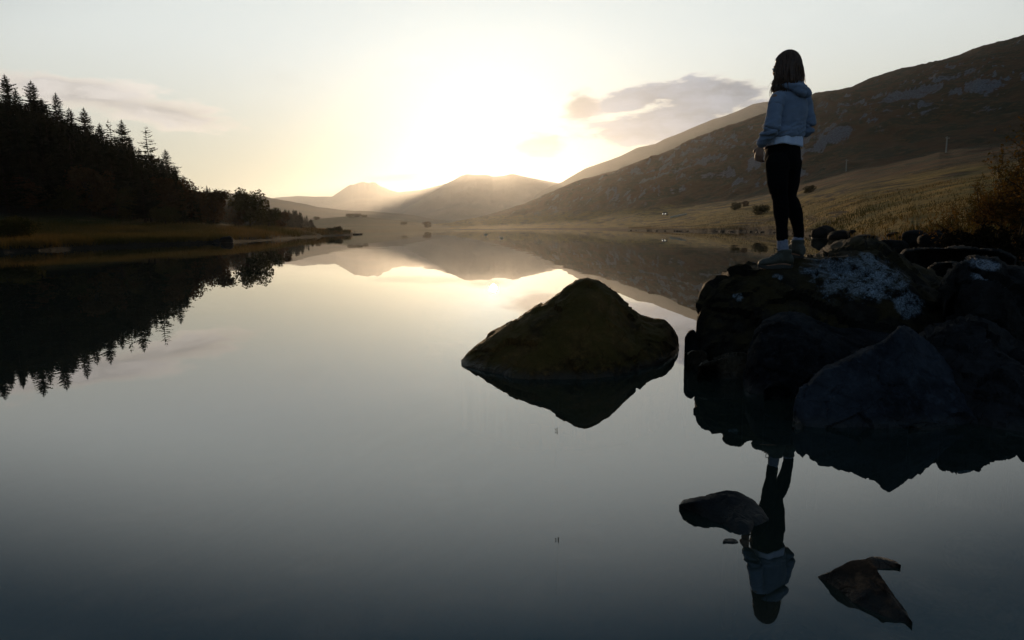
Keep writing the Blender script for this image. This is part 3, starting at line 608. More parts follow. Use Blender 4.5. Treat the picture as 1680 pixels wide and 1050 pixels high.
for k_, (px, py, w, lab) in enumerate([(1560, 990, .34, 'drowned stone in the shallows at the bottom right corner'), (1640, 950, .26, 'small drowned stone nearest the right edge below the dark reflection'), (1530, 925, .22, 'small drowned stone right of the spurred brown rock'), (1290, 1010, .30, 'drowned stone left of the tip of the spurred brown rock'), (1610, 870, .36, 'drowned slab under the mirrored edge of the rock pile')]):
    p = onwater(px, py); me = STONES[k_ % 6].copy(); me.materials.clear(); me.materials.append(M['drowned']); o = link('stone', me, loc=(p.x, p.y, -.10)); o.scale = (w, w*.7, w*.35); o.rotation_euler = (0, 0, dr.uniform(0, 6)); tag(o, lab, 'stone')
# left shore
M['rock_white'] = plain('pale_stone', (.5, .5, .5), (.35, .35, .36), 8)
for (px, py, w, lab) in [(176, 402.5, .15, 'white stone on the left shore, leftmost of the bright row'), (184, 402.5, .2, 'widest white stone, second from left on the left shore'), (222, 399.5, .14, 'white stone third from left on the left shore'), (230, 399.5, .18, 'rightmost white stone of the row on the left shore')]:
    me = STONES[1].copy(); me.materials.clear(); me.materials.append(M['rock_white']); p = onwater(px, py, .05)
    o = link('stone', me, loc=(p.x, p.y, .07)); o.scale = (w, w*.6, w*.55); tag(o, lab, 'stone')
stone(370, 396, 66, 1.9, .85, 'grey boulder on the left grassy shore', k=3, z=.0, name='boulder')
stone(355, 397, 64, .9, .35, 'low stone beside the grey boulder on the left shore', k=2, z=.0)
for (px, D, w, lab) in [(583, 152, 1.6, 'first dark stone off the tip of the left promontory'), (590, 154, .9, 'outermost dark stone off the tip of the left promontory')]:
    a_ = ray(px, 386)[0]; o = bpy.data.objects.new('stone', STONES[4]); COL.objects.link(o); o.scale = (w*2, w, .5); o.location = (a_*D, D, .05); tag(o, lab, 'stone')

# ------------------------------------------------------------------ trees
def leaf_mat(name, c1, c2, sc=.8, trans=.25):
    def b(t, out):
        p = coord(t, 'World'); n = t.noise(p, sc, 4, .6); col = t.mix(t.smooth(n, .35, .65), (*c1, 1), (*c2, 1))
        d = t.node('ShaderNodeBsdfDiffuse'); t.l.new(col, d.inputs[0]); tr = t.node('ShaderNodeBsdfTranslucent'); t.l.new(col, tr.inputs[0])
        mx = t.node('ShaderNodeMixShader'); mx.inputs[0].default_value = trans; t.l.new(d.outputs[0], mx.inputs[1]); t.l.new(tr.outputs[0], mx.inputs[2]); t.l.new(mx.outputs[0], out.inputs[0])
    return material(name, b)
M['needle'] = leaf_mat('spruce_needles', (.010, .014, .006), (.022, .024, .010), .3, .15)
M['needle_larch'] = leaf_mat('larch_needles', (.05, .035, .010), (.035, .034, .012), .3, .45)  # paler, browner needles of the sparse larches
M['bark'] = plain('bark', (.02, .015, .011), (.035, .026, .018), 12, .95, .1)
M['leaf_olive'] = leaf_mat('olive_leaves', (.030, .030, .008), (.050, .042, .012), .4, .3)
M['leaf_brown'] = leaf_mat('russet_leaves', (.050, .025, .010), (.070, .038, .014), .4, .3)
M['leaf_autumn'] = leaf_mat('autumn_leaves', (.16, .075, .016), (.075, .055, .012), 2.2, .35)
def trunk_mesh(h, r, seed, wob=.02):
    rr = random.Random(seed); v = []; n = 7; k = 9; ox = oy = 0
    for i in range(k):
        t_ = i/(k-1); ox += rr.uniform(-wob, wob)*h*.3; oy += rr.uniform(-wob, wob)*h*.3
        for j in range(n): a = 2*math.pi*j/n; rad = r*(1-t_*.93)*(1.35 if i == 0 else 1); v.append((ox*t_+rad*math.cos(a), oy*t_+rad*math.sin(a), h*t_ - (.4 if i == 0 else 0)))
    return mesh('trunk', v, gridfaces(k, n, True))
def conifer_meshes(seed, sparse=False, width=.17, start=.12):
    """unit-height conifer: branches as drooping sprays with side twigs"""
    rr = random.Random(seed); V = []; Fc = []
    def tri(a, b, c): k = len(V); V.extend([a, b, c]); Fc.append((k, k+1, k+2))
    nl = 24 if sparse else 44
    for i in range(nl):
        t_ = i/(nl-1); z = start + (1-start)*t_**.92
        r = width*(1-t_)**.85*(rr.uniform(.65, 1.15)) + .006
        nb = rr.randint(3, 4) if sparse else rr.randint(6, 8)
        a0 = rr.uniform(0, 6.28)
        for j in range(nb):
            if sparse and rr.random() < .2: continue
            a = a0 + j*6.283/nb + rr.uniform(-.3, .3); L = r*rr.uniform(.7, 1.25)*(1.35 if rr.random() < .1 else 1); ca, sa = math.cos(a), math.sin(a)
            lift = rr.uniform(-.10, .25) if t_ < .75 else rr.uniform(.2, .7); zt = z + L*lift
            px_, py_ = -sa, ca; segs = 3 if sparse else 4
            for s_ in range(segs):
                f0, f1 = s_/segs, (s_+1.25)/segs; w = L*.20*(1.1-f0) + .004
                c0 = (ca*L*f0, sa*L*f0, z+(zt-z)*f0 + .0); c1 = (ca*L*min(f1, 1.0), sa*L*min(f1, 1.0), z+(zt-z)*min(f1, 1))
                for sg in (-1, 1):
                    tw = (c0[0]+ca*w*.7+px_*w*sg*1.3, c0[1]+sa*w*.7+py_*w*sg*1.3, c0[2]-w*rr.uniform(.1, .7))
                    tri(c0, tw, c1)
                tri(c0, (c1[0], c1[1], c1[2]), ((c0[0]+c1[0])/2, (c0[1]+c1[1])/2, (c0[2]+c1[2])/2 - w*rr.uniform(.3, .9)))
    tri((.004, 0, .97), (-.004, 0, .97), (0, 0, 1.03))
    return mesh('crown', V, Fc, False)
def make_conifer(name, seed, sparse=False, width=.17, mat='needle', start=.12):
    cm = conifer_meshes(seed, sparse, width, start); cm.materials.append(M[mat]); tm = trunk_mesh(.99, .013, seed); tm.materials.append(M['bark'])
    return name, cm, tm
CON = [make_conifer('spruce_tree', 11), make_conifer('spruce_tree', 12, width=.14), make_conifer('spruce_tree', 13, width=.2), make_conifer('spruce_tree', 14, width=.16), make_conifer('larch_tree', 15, True, .24, 'needle_larch', .3)]
def plant(proto, x, y, z, h, label, group=None, cat='conifer', rz=None, w=1.0):
    name, cm, tm = proto; e = empty(name, (x, y, z), random.uniform(0, 6.28) if rz is None else rz); e.scale = (h*w, h*w, h); tag(e, label, cat, group)
    c = bpy.data.objects.new('crown', cm); COL.objects.link(c); c.parent = e
    if tm: tk = bpy.data.objects.new('trunk', tm); COL.objects.link(tk); tk.parent = e
    return e
# skyline trees, each at its own place
sky_trees = [(-62, 118, 128, 0, None), (-25, 140, 124, 1, None), (7, 124, 120, 3, 'ragged spruce at the far left edge, topmost on the forest skyline'), (25, 147, 122, 1, 'slim spruce between the ragged edge spruce and the broad tall spruce on the skyline'), (50, 134, 124, 2, 'broad tall spruce, second highest of the left skyline'), (68, 162, 124, 0, 'lower spruce leaning on the right flank of the broad tall spruce'),
    (91, 154, 124, 1, 'slender spire-topped spruce standing free on the left skyline'), (113, 178, 126, 2, 'short feathery spruce just right of the spire-topped one'), (137, 178, 126, 0, 'wide ragged spruce in the middle of the left skyline'), (163, 203, 130, 3, 'low spruce between the wide ragged one and the thin pale one'), (177, 198, 134, 4, 'thin pale larch showing faintly on the skyline'),
    (199, 198, 130, 0, 'dense cone-shaped spruce left of the see-through larch'), (212, 225, 130, 1, 'small spruce under the dense cone-shaped one'), (240, 207, 128, 4, 'see-through larch with spread branches and bare trunk on the skyline'), (271, 246, 130, 2, 'last spruce of the tall skyline, right of the see-through larch'), (256, 262, 128, 1, 'short spruce tucked behind the last skyline spruce'), (286, 272, 134, 3, 'stubby spruce where the tall forest drops to the far ridge')]
for (px, py, D, k, lab) in sky_trees:
    p = at(px, py, D); g = hillL.z(p.x/D, D) - .3; h = max(p.z - g, 7.)
    plant(CON[k], p.x, D, p.z - h, h, lab or ('spruce just outside the left edge whose tip shows only mirrored in the lake' if px > -40 else 'taller spruce well outside the left edge of the skyline'), None, w=1.9 if k != 4 else 1.25)
GF = 'conifers of the dark forest on the left hill'
fr_ = random.Random(21); nfor = 0
top_x = [(-500, 20), (-100, 105), (7, 150), (50, 162), (91, 180), (137, 200), (199, 224), (240, 240), (271, 256), (290, 276), (330, 308), (380, 340), (400, 360)]
for i in range(200):
    px = fr_.uniform(-120, 350); D = (fr_.uniform(88, 150), fr_.uniform(84, 104), fr_.uniform(112, 140))[i % 3]
    a_ = ray(px, 300)[0]
    if D < float(bl(np.array([a_]))[0]) + 4: D = float(bl(np.array([a_]))[0]) + fr_.uniform(4, 20)
    g = hillL.z(a_, D) - .3; ylim = np.interp(px, [q[0] for q in top_x], [q[1] for q in top_x]); zmax = at(px, ylim, D).z - g
    h = min(fr_.uniform(10, 16), zmax - fr_.uniform(0, 2)) if i % 3 < 2 else min(zmax - fr_.uniform(0, 1.5), 17)
    if h < 3.5: continue
    plant(CON[fr_.choice([0, 0, 1, 2, 3])], a_*D, D, g, h, 'dark spruce packed among others below the skyline of the left forest', GF, w=fr_.uniform(1.1, 1.6)); nfor += 1
GW = 'small trees on the far wooded ridge'
for i in range(130):
    px = 285 + 235*(fr_.random()**.9); D = (fr_.uniform(300, 415) if i % 2 else fr_.uniform(268, 302)); a_ = ray(px, 320)[0]; g = hillW.z(a_, D) - .5
    ylim = np.interp(px, [q[0] for q in RW], [q[1] for q in RW]) + fr_.uniform(-3, 3); zmax = at(px, ylim, D).z - g
    h = min(fr_.uniform(5, 9), zmax)
    if h < 2: continue
    plant(CON[fr_.choice([0, 1, 2, 3])], a_*D, D, g, h, 'tiny dark conifer among others on the far wooded ridge', GW, w=fr_.uniform(1.3, 2.2))

def broadleaf(seed, n=4200, mat='leaf_olive', leaf=.024, tall=1.0):
    """unit tree: crown of leaf clumps along limbs, trunk with limbs"""
    rr = np.random.default_rng(seed); limbs = []; V = []; Fc = []
    C = []
    for k in range(26):
        th = rr.uniform(0, 6.28); ph = rr.uniform(-1.0, 1.0); r = rr.uniform(.12, .40)
        C.append([math.cos(th)*r*math.sqrt(max(0, 1-ph*ph*.6)), math.sin(th)*r*math.sqrt(max(0, 1-ph*ph*.6)), .55 + ph*.36*tall, rr.uniform(.09, .18)])
    C.append([0, 0, .6, .22]); C = np.array(C)
    for i in range(n):
        c = C[rr.integers(len(C))]; d = rr.normal(size=3); d /= np.linalg.norm(d); p = c[:3] + d*c[3]*rr.uniform(.55, 1.15)
        u = rr.normal(size=3); u /= np.linalg.norm(u); v = np.cross(u, rr.normal(size=3)); v /= np.linalg.norm(v); s_ = leaf*rr.uniform(.5, 1.4)
        k = len(V); V += [tuple(p-u*s_), tuple(p+v*s_*.7), tuple(p+u*s_), tuple(p-v*s_*.7)]; Fc.append((k, k+1, k+2, k+3))
    cm = mesh('crown', V, Fc, False); cm.materials.append(M[mat])
    TV = []; TF = []
    def limb(a, b, r0, r1):
        a = Vector(a); b = Vector(b); q = (b-a).to_track_quat('Z', 'Y'); k = len(TV)
        for (pt, r_) in ((a, r0), ((a+b)/2 + Vector(rr.uniform(-.02, .02, 3)), (r0+r1)/2), (b, r1)):
            for j in range(6): TV.append(tuple(pt + q @ Vector((r_*math.cos(j*1.047), r_*math.sin(j*1.047), 0))))
        for i in range(2):
            for j in range(6): TF.append((k+i*6+j, k+i*6+(j+1) % 6, k+(i+1)*6+(j+1) % 6, k+(i+1)*6+j))
    limb((0, 0, -.05), (0, 0, .35), .028, .02); limb((0, 0, .33), (.02, 0, .62), .02, .01)
    for c in C[:16]: limb((0, 0, float(rr.uniform(.18, .4))), tuple(c[:3]), .011, .004)
    tm = mesh('trunk', TV, TF); tm.materials.append(M['bark'])
    return 'broadleaf_tree', cm, tm
BL = [broadleaf(31), broadleaf(32, mat='leaf_brown'), broadleaf(33, mat='leaf_olive', tall=.8), broadleaf(34, 1700, 'leaf_brown', .018)]
bt = [(408, 341, 102, 6.6, 2, 1.05, 'round-crowned tree standing forward at the right end of the left wood'), (350, 345, 104, 5.6, 1, 1.2, 'russet bushy tree left of the round-crowned tree'), (318, 338, 100, 6.2, 3, 1.1, 'brownish tree second left of the round-crowned tree'), (287, 330, 98, 6.6, 1, 1.3, 'broad russet tree at the foot of the last skyline spruce'), (240, 335, 95, 5.2, 3, 1.1, 'thin birch-like tree at the wood edge below the see-through larch'), (216, 338, 94, 4.6, 0, 1.2, 'low olive tree in a gap at the wood edge'), (150, 320, 92, 6.5, 1, 1.3, 'large rounded dark tree at the wood edge with a dome-like crown'), (100, 345, 90, 4.0, 2, 1.4, 'small bushy tree at the wood edge, left of the dome-crowned one'), (45, 340, 88, 4.6, 1, 1.4, 'broad bushy tree at the wood edge behind the left bank'), (270, 355, 92, 3.0, 2, 1.4, 'low shrub in front of the broad russet tree'), (385, 358, 100, 3.0, 3, 1.4, 'small shrub touching the left side of the round-crowned tree'), (440, 350, 112, 4.0, 2, 1.2, 'low tree just right of the round-crowned tree'), (462, 358, 120, 3.2, 1, 1.3, 'small russet tree between the round-crowned tree and the end of the wood'), (190, 345, 93, 4.2, 3, 1.3, 'pale twiggy tree between the dome-crowned and the olive tree')]
for (px, pyc, D, h, k, w, lab) in bt:
    a_ = ray(px, pyc)[0]; g = hillL.z(a_, D) - .15; plant(BL[k], a_*D, D, g, h, lab, None, 'tree', w=w)
def bush(px, D, h, k, w, lab, hill=None, z=None, name='bush', group=None):
    a_ = ray(px, 370)[0]; g = (hill.z(a_, D) if hill else 0) if z is None else z; p = BL[k]
    e = plant((name, p[1], p[2]), a_*D, D, g - h*.22, h, lab, group, 'bush', w=w); return e
bush(12, 47, 2.6, 2, 1.7, 'dark mound-shaped bush at the left edge on the near bank', hillL)
bush(553, 140, 1.9, 2, 1.5, 'tiny bush near the tip of the left promontory', hillL)
bush(541, 136, 1.3, 2, 1.6, 'lower bush just left of the promontory tip bush', hillL)
for (px, D, h, w, k, lab) in [(1207, 175, 3.0, 1.0, 2, 'round dark bush alone on the grassy slope left of the woman'), (1221, 190, 2.0, 1.3, 1, 'faint brown bush just right of the lone round bush'), (1248, 120, 2.6, 1.3, 2, 'green bush at the left of the knees of the woman'), (1326, 165, 2.8, 1.3, 2, 'brown bush close right of the knees of the woman')]:
    bush(px, D, h, k, w, lab, hillR)
for (px, D, h, w, k, lab) in [(700, 640, 6.5, 1.6, 1, 'dark clump of tree at the right foot of the green knoll'), (575, 880, 6, 2.0, 2, 'low tree at the left of the row on top of the green knoll'), (587, 880, 6.4, 2.0, 2, 'low tree in the middle of the row on top of the green knoll'), (598, 885, 5, 2.0, 2, 'low tree at the right of the row on top of the green knoll'), (663, 700, 4, 2.0, 2, 'small dark tree on the right slope of the green knoll'), (520, 860, 6, 1.6, 2, 'small tree at the left shoulder of the green knoll')]:
    a_ = ray(px, 370)[0]; g = knoll.z(a_, D); plant(BL[k], a_*D, D, g - .8, h, lab, None, 'tree', w=w)

# autumn bush at the right, near: branches with separate leaves
def autumn_bush(name, cx, cy, zb, hgt, wid, nleaf, seed, label, lmat, leaf=.035, cat='bush'):
    rr = np.random.default_rng(seed); e = empty(name, (cx, cy, zb)); tag(e, label, cat); TV = []; TF = []; LV = []; LF = []
    def limb(a, b, r0, r1):
        a = Vector(a); b = Vector(b); q = (b-a).to_track_quat('Z', 'Y'); k = len(TV)
        for (pt, r_) in ((a, r0), (b, r1)):
            for j in range(5): TV.append(tuple(pt + q @ Vector((r_*math.cos(j*1.2566), r_*math.sin(j*1.2566), 0))))
        for j in range(5): TF.append((k+j, k+(j+1) % 5, k+5+(j+1) % 5, k+5+j))
    tips = []
    def grow(p, d, L, r, lev):
        n = 4
        for i in range(n):
            d2 = (d + Vector(rr.normal(size=3)*.22) + Vector((0, 0, .06))).normalized(); q = p + d2*L/n; limb(p, q, r*(1-i/n*.45), r*(1-(i+1)/n*.45)); p = q; d = d2
            if lev >= 1: tips.append((p.copy(), d.copy(), lev))
            if lev < 3 and (i > 0 or lev > 0):
                for _ in range(2): grow(p, (d + Vector(rr.normal(size=3)*.75)).normalized(), L*rr.uniform(.42, .62), r*.5, lev+1)
    for k in range(7):
        a = rr.uniform(0, 6.28); sp_ = rr.uniform(.15, .8); grow(Vector((math.cos(a)*.15, math.sin(a)*.15, 0)), Vector((math.cos(a)*sp_*wid/hgt*1.3, math.sin(a)*sp_*.8, 1)).normalized(), hgt*rr.uniform(.6, .82), .022*hgt/2.5, 0)
    T = [tips[i] for i in rr.integers(len(tips), size=nleaf)]
    for (p, d, lev) in T:
        p = np.array(p) + rr.normal(size=3)*.035*hgt/2.5; u = rr.normal(size=3); u /= np.linalg.norm(u); v = np.cross(u, rr.normal(size=3)); v /= np.linalg.norm(v); s_ = leaf*rr.uniform(.5, 1.2)
        k = len(LV); LV.extend([tuple(p-u*s_), tuple(p+v*s_*.55-u*s_*.1), tuple(p+u*s_), tuple(p-v*s_*.55-u*s_*.1)]); LF.append((k, k+1, k+2, k+3))
    b_ = link('branches', mesh('branches', TV, TF), M['bark'], e); l_ = link('foliage', mesh('foliage', LV, LF, False), lmat, e); return e
pb = at(1668, 350, 13.5); autumn_bush('autumn_bush', pb.x, pb.y, .35, 2.45, 1.9, 9000, 41, 'rust and olive coloured autumn bush leaning in from the right edge', M['leaf_autumn'], .034)
pb = at(1645, 370, 14.5); autumn_bush('autumn_bush', pb.x, pb.y, .2, 1.5, 2.4, 6000, 42, 'lower rust-coloured bush spreading left from under the tall autumn bush', M['leaf_autumn'], .03)
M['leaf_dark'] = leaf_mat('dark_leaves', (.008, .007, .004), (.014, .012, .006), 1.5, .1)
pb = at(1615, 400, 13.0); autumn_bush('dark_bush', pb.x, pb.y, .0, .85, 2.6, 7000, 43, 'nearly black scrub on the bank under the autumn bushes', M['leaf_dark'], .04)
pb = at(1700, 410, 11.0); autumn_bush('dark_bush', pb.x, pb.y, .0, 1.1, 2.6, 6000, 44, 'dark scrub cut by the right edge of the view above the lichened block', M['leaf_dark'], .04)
M['bracken'] = leaf_mat('bracken_fronds', (.20, .07, .02), (.12, .05, .015), 5, .3)
pb = at(1668, 412, 9.6); autumn_bush('bracken', pb.x, pb.y, .05, .32, 1.1, 1500, 45, 'rusty orange tuft of bracken at the right edge behind the rocks', M['bracken'], .022, 'plant')

# ------------------------------------------------------------------ grass (beyond counting)
def grass(name, hill, n, pxr, dfun, hr, wr, mat, label, seed, cond=None):
    rr = np.random.default_rng(seed); V = []; Fc = []
    for i in range(n):
        px = rr.uniform(*pxr); a_ = ray(px, 380)[0]; D = dfun(a_, rr); z = hill.z(a_, D)
        if z < .12: continue
        if name == 'rushes' and mnoise.noise(Vector((a_*D*.16, D*.07, 8.1))) < .16: continue
        if fbm_gate(a_*D, D) < rr.uniform(-.6, .25): continue
        x = a_*D; h = hr*rr.uniform(.5, 1.3); th = rr.uniform(0, 6.28); ln = rr.normal(size=2)*h*.35; w = wr*rr.uniform(.6, 1.3)
        k = len(V); V += [(x-w*math.cos(th), D-w*math.sin(th), z-.1), (x+w*math.cos(th), D+w*math.sin(th), z-.1), (x+ln[0], D+ln[1], z+h)]; Fc.append((k, k+1, k+2))
    o = link(name, mesh(name, V, Fc, False), mat); tag(o, label, 'grass', kind='stuff'); return o
def fbm_gate(x, y): return mnoise.noise(Vector((x*.12, y*.12, 3.3)))
M['straw'] = leaf_mat('straw_grass', (.15, .085, .024), (.045, .044, .012), .06, .4)
def dL(a_, rr):
    lo = float(dl(np.array([a_]))[0]) + .5; hi = float(bl(np.array([a_]))[0]) + 3; return lo + (hi-lo)*rr.uniform()**1.3
grass('reed_grass', hillL, 48000, (-60, 575), dL, .55, .035, M['straw'], 'tall straw-coloured grass on the left shore', 5)
def dR(a_, rr):
    lo = float(d0(np.array([a_]))[0])*1.03 + .5; return lo + (lo*.75+24)*rr.uniform()**1.5
grass('rushes', hillR, 9000, (1180, 1700), dR, .34, .03, M['leaf_olive'], 'dark olive rushes in patches on the slope above the right shore', 9)
grass('moor_grass', hillR, 24000, (1030, 1700), dR, .17, .035, M['straw'], 'tawny moor grass on the slope above the right shore', 6)

# ------------------------------------------------------------------ small things on slope and water
def box(bm, cx, cy, cz, sx, sy, sz, rz=0):
    mt = Matrix.Translation((cx, cy, cz)) @ Matrix.Rotation(rz, 4, 'Z') @ Matrix.Diagonal((sx, sy, sz, 1)); return bmesh.ops.create_cube(bm, size=1, matrix=mt)
def bmobj(name, bm, mat, parent=None, loc=None, smooth=False, bev=0):
    if bev: bmesh.ops.bevel(bm, geom=bm.edges[:], offset=bev, segments=2, affect='EDGES', profile=.6)
    me = bpy.data.meshes.new(name); bm.to_mesh(me); bm.free()
    if smooth: me.polygons.foreach_set('use_smooth', [True]*len(me.polygons)); me.set_sharp_from_angle(angle=math.radians(40))
    return link(name, me, mat, parent, loc)
M['wood'] = plain('weathered_pole', (.30, .30, .28), (.22, .22, .20), 5, .8)
M['iron'] = plain('iron', (.03, .03, .03), (.05, .05, .05), 5, .5)
def on_hill(hill, px, py, D0=60):
    a_, s_ = ray(px, py); D = D0
    while D < 1200:
        if hill.z(a_, D) >= CAM_H - s_*D: return a_, D
        D += .5
    return a_, D0
def power_pole(px, ytop, D, lab, zbase):
    p = at(px, ytop, D); zb = zbase; h = p.z - zb; e = empty('power_pole', (p.x, p.y, zb)); tag(e, lab, 'power pole', 'power poles on the right hillside')
    bm = bmesh.new(); bmesh.ops.create_cone(bm, cap_ends=True, segments=10, radius1=.24, radius2=.19, depth=h+1, matrix=Matrix.Translation((0, 0, h/2-.5))); bmobj('pole', bm, M['wood'], e, smooth=True)
    bm = bmesh.new(); box(bm, 0, -.2, h-.5, 1.9, .14, .16, .35); bmobj('crossarm', bm, M['wood'], e)
    for sx in (-.8, 0, .8):
        bm = bmesh.new(); bmesh.ops.create_cone(bm, cap_ends=True, segments=8, radius1=.07, radius2=.05, depth=.28, matrix=Matrix.Translation((sx*.94, -.2+sx*.33, h-.28))); bmobj('insulator', bm, M['iron'], e)
for (px, yt, yb_, D, lab) in [(1389, 261, 281, 330, 'pale wooden power pole on the brown slope right of the elbow of the woman'), (1554, 224, 250, 300, 'pale wooden power pole before the crag left of the autumn bush')]:
    a_, D = on_hill(hillR, px, yb_); power_pole(px, yt, D, lab, hillR.z(a_, D) - .1)
# car with its headlamps lit, on the lakeside road
M['paint'] = plain('car_paint', (.05, .05, .06), (.05, .05, .06), 3, .3, .5); M['glass'] = plain('car_glass', (.01, .01, .012), (.01, .01, .012), 3, .05, .6); M['rubber'] = plain('tyre', (.01, .01, .01), (.015, .015, .015), 5, .9)
M['lamp'] = material('headlamp', lambda t, out: t.l.new((lambda n: (n.inputs.__getitem__(0).__setattr__('default_value', (1, .93, .8, 1)), n.inputs.__getitem__(1).__setattr__('default_value', 4.0), n.outputs[0])[2])(t.node('ShaderNodeEmission')), out.inputs[0]))
def car(px, D, lab, z=None):
    a_, D = on_hill(hillR, px, 354); zg = hillR.z(a_, D) + .1;  e = empty('parked_car', (a_*D, D, zg), math.radians(200)); e.rotation_euler = (0, 0, math.radians(-120)); tag(e, lab, 'car')
    prof = [(-2.1, .35), (-2.15, .75), (-1.9, .95), (-1.3, 1.02), (-.75, 1.45), (.75, 1.48), (1.35, 1.05), (2.0, .95), (2.15, .7), (2.1, .35)]
    bm = bmesh.new(); L = [bm.verts.new((x, -.85, z)) for x, z in prof]; R_ = [bm.verts.new((x, .85, z)) for x, z in prof]
    bm.faces.new(L); bm.faces.new(R_[::-1])
    for i in range(len(prof)): j = (i+1) % len(prof); bm.faces.new((L[j], L[i], R_[i], R_[j]))
    bmesh.ops.recalc_face_normals(bm, faces=bm.faces); bmobj('body', bm, M['paint'], e, bev=.06, smooth=True)
    bm = bmesh.new(); box(bm, 0, 0, 1.22, 1.5, 1.73, .30); bmobj('side_window', bm, M['glass'], e, bev=.03)
    bm = bmesh.new(); box(bm, -1.02, 0, 1.24, .04, 1.45, .46); 
    for v in bm.verts: v.co.x += (v.co.z-1.24)*1.15
    bmobj('windscreen', bm, M['glass'], e)
    for sx in (-1.3, 1.3):
        for sy in (-.82, .82):
            bm = bmesh.new(); bmesh.ops.create_cone(bm, cap_ends=True, segments=20, radius1=.33, radius2=.33, depth=.2, matrix=Matrix.Translation((sx, sy, .33)) @ Matrix.Rotation(math.pi/2, 4, 'X')); bmobj('wheel', bm, M['rubber'], e, smooth=True)
    for sy in (-.6, .6):
        bm = bmesh.new(); bmesh.ops.create_uvsphere(bm, u_segments=12, v_segments=8, radius=.13, matrix=Matrix.Translation((-2.13, sy, .68)) @ Matrix.Diagonal((.4, 1, .8, 1))); bmobj('headlight', bm, M['lamp'], e, smooth=True)
    return e
the_car = car(1091, 400, 'small dark car with headlamps lit on the lakeside road in the distance')
the_car.rotation_euler = (0, 0, math.radians(65))
bm = bmesh.new()
a0_, a1_ = ray(1100, 353)[0], ray(1126, 353)[0]
for k in range(40):
    a_ = a0_ + (a1_-a0_)*k/39; D = on_hill(hillR, 1112, 355)[1] + math.sin(k*.3)*.4; z = hillR.z(a_, D); box(bm, a_*D, D, z+.1, .34, .45, .7+.1*math.sin(k*2.7), random.uniform(-.3, .3))
M['wall'] = plain('dry_stone', (.60, .58, .52), (.42, .40, .36), 1.5, .9, .1, .8, .1)
tag(bmobj('stone_wall', bm, M['wall'], None, bev=.04), 'low pale stone wall running right from the car with lit headlamps', 'wall')

M['feather'] = leaf_mat('white_feathers', (.85, .85, .83), (.8, .8, .8), 12, .6); M['beak'] = plain('beak', (.35, .15, .02), (.3, .1, .02), 8, .4)
def skin_obj(name, chains, mat, parent=None, sub=2, root=0):
    """chains: list of [(x,y,z,r), ...]; first vertex of later chains may be ('j', index)"""
    V = []; E = []; R_ = []
    for ch in chains:
        prev = None
        for it in ch:
            if it[0] == 'j': prev = it[1]; continue
            V.append(it[:3]); R_.append(it[3] if not isinstance(it[3], tuple) else it[3]); k = len(V)-1
            if prev is not None: E.append((prev, k))
            prev = k
    me = bpy.data.meshes.new(name); me.from_pydata(V, E, []); o = bpy.data.objects.new(name, me); COL.objects.link(o)
    md = o.modifiers.new('skin', 'SKIN'); md.use_smooth_shade = True
    for i, r_ in enumerate(R_):
        sv = me.skin_vertices[0].data[i]; sv.radius = (r_, r_) if not isinstance(r_, tuple) else r_; sv.use_root = (i == root)
    s2 = o.modifiers.new('sub', 'SUBSURF'); s2.levels = s2.render_levels = sub
    dg = bpy.context.evaluated_depsgraph_get(); m2 = bpy.data.meshes.new_from_object(o.evaluated_get(dg)); bpy.data.objects.remove(o); bpy.data.meshes.remove(me); m2.name = name
    m2.polygons.foreach_set('use_smooth', [True]*len(m2.polygons))
    return link(name, m2, mat, parent)
def gull(px, py, lab, sc, rz):
    p = onwater(px, py); e = empty('water_bird', (p.x, p.y, -.02), rz); e.scale = (sc,)*3; tag(e, lab, 'bird', 'white birds swimming on the lake')
    skin_obj('body', [[(-.26, 0, .10, .015), (-.20, 0, .10, .05), (-.08, 0, .085, .085), (.06, 0, .085, .09), (.16, 0, .10, .06), (.20, 0, .17, .035), (.21, 0, .23, .036), (.24, 0, .25, .030), (.265, 0, .245, .012)]], M['feather'], e)
    bm = bmesh.new(); bmesh.ops.create_cone(bm, cap_ends=True, segments=8, radius1=.012, radius2=.002, depth=.06, matrix=Matrix.Translation((.295, 0, .24)) @ Matrix.Rotation(math.pi/2, 4, 'Y')); bmobj('beak', bm, M['beak'], e)
    for sy in (-1, 1):
        bm = bmesh.new(); bmesh.ops.create_uvsphere(bm, u_segments=12, v_segments=8, radius=1, matrix=Matrix.Translation((-.06, sy*.075, .12)) @ Matrix.Diagonal((.17, .025, .055, 1))); bmobj('wing', bm, M['feather'], e, smooth=True)
    return e
gull(797, 385.5, 'smaller white bird swimming farther out on the golden water', .9, math.radians(180))
gull(823, 391, 'nearer white bird swimming with a short wake on the golden water', .8, math.radians(180))
M['reed'] = plain('reed_stem', (.03, .028, .015), (.02, .02, .01), 8)
for (px, py, lab) in [(912.5, 707, 'tiny reed stub poking from the water below the wedge-shaped boulder'), (913.5, 886, 'tiny reed stub poking from the water near the bottom centre')]:
    p = onwater(px, py); bm = bmesh.new()
    h = .018 if py < 800 else .010
    bmesh.ops.create_cone(bm, cap_ends=True, segments=6, radius1=.0035, radius2=.002, depth=h+.2, matrix=Matrix.Translation((0, 0, (h-.2)/2)) @ Matrix.Rotation(.05, 4, 'Y'))
    bmesh.ops.create_cone(bm, cap_ends=True, segments=6, radius1=.0025, radius2=.001, depth=h*.6, matrix=Matrix.Translation((-.004, 0, h*.5)) @ Matrix.Rotation(-.6, 4, 'Y'))
    tag(bmobj('reed_stub', bm, M['reed'], None, p, True), lab, 'reed')

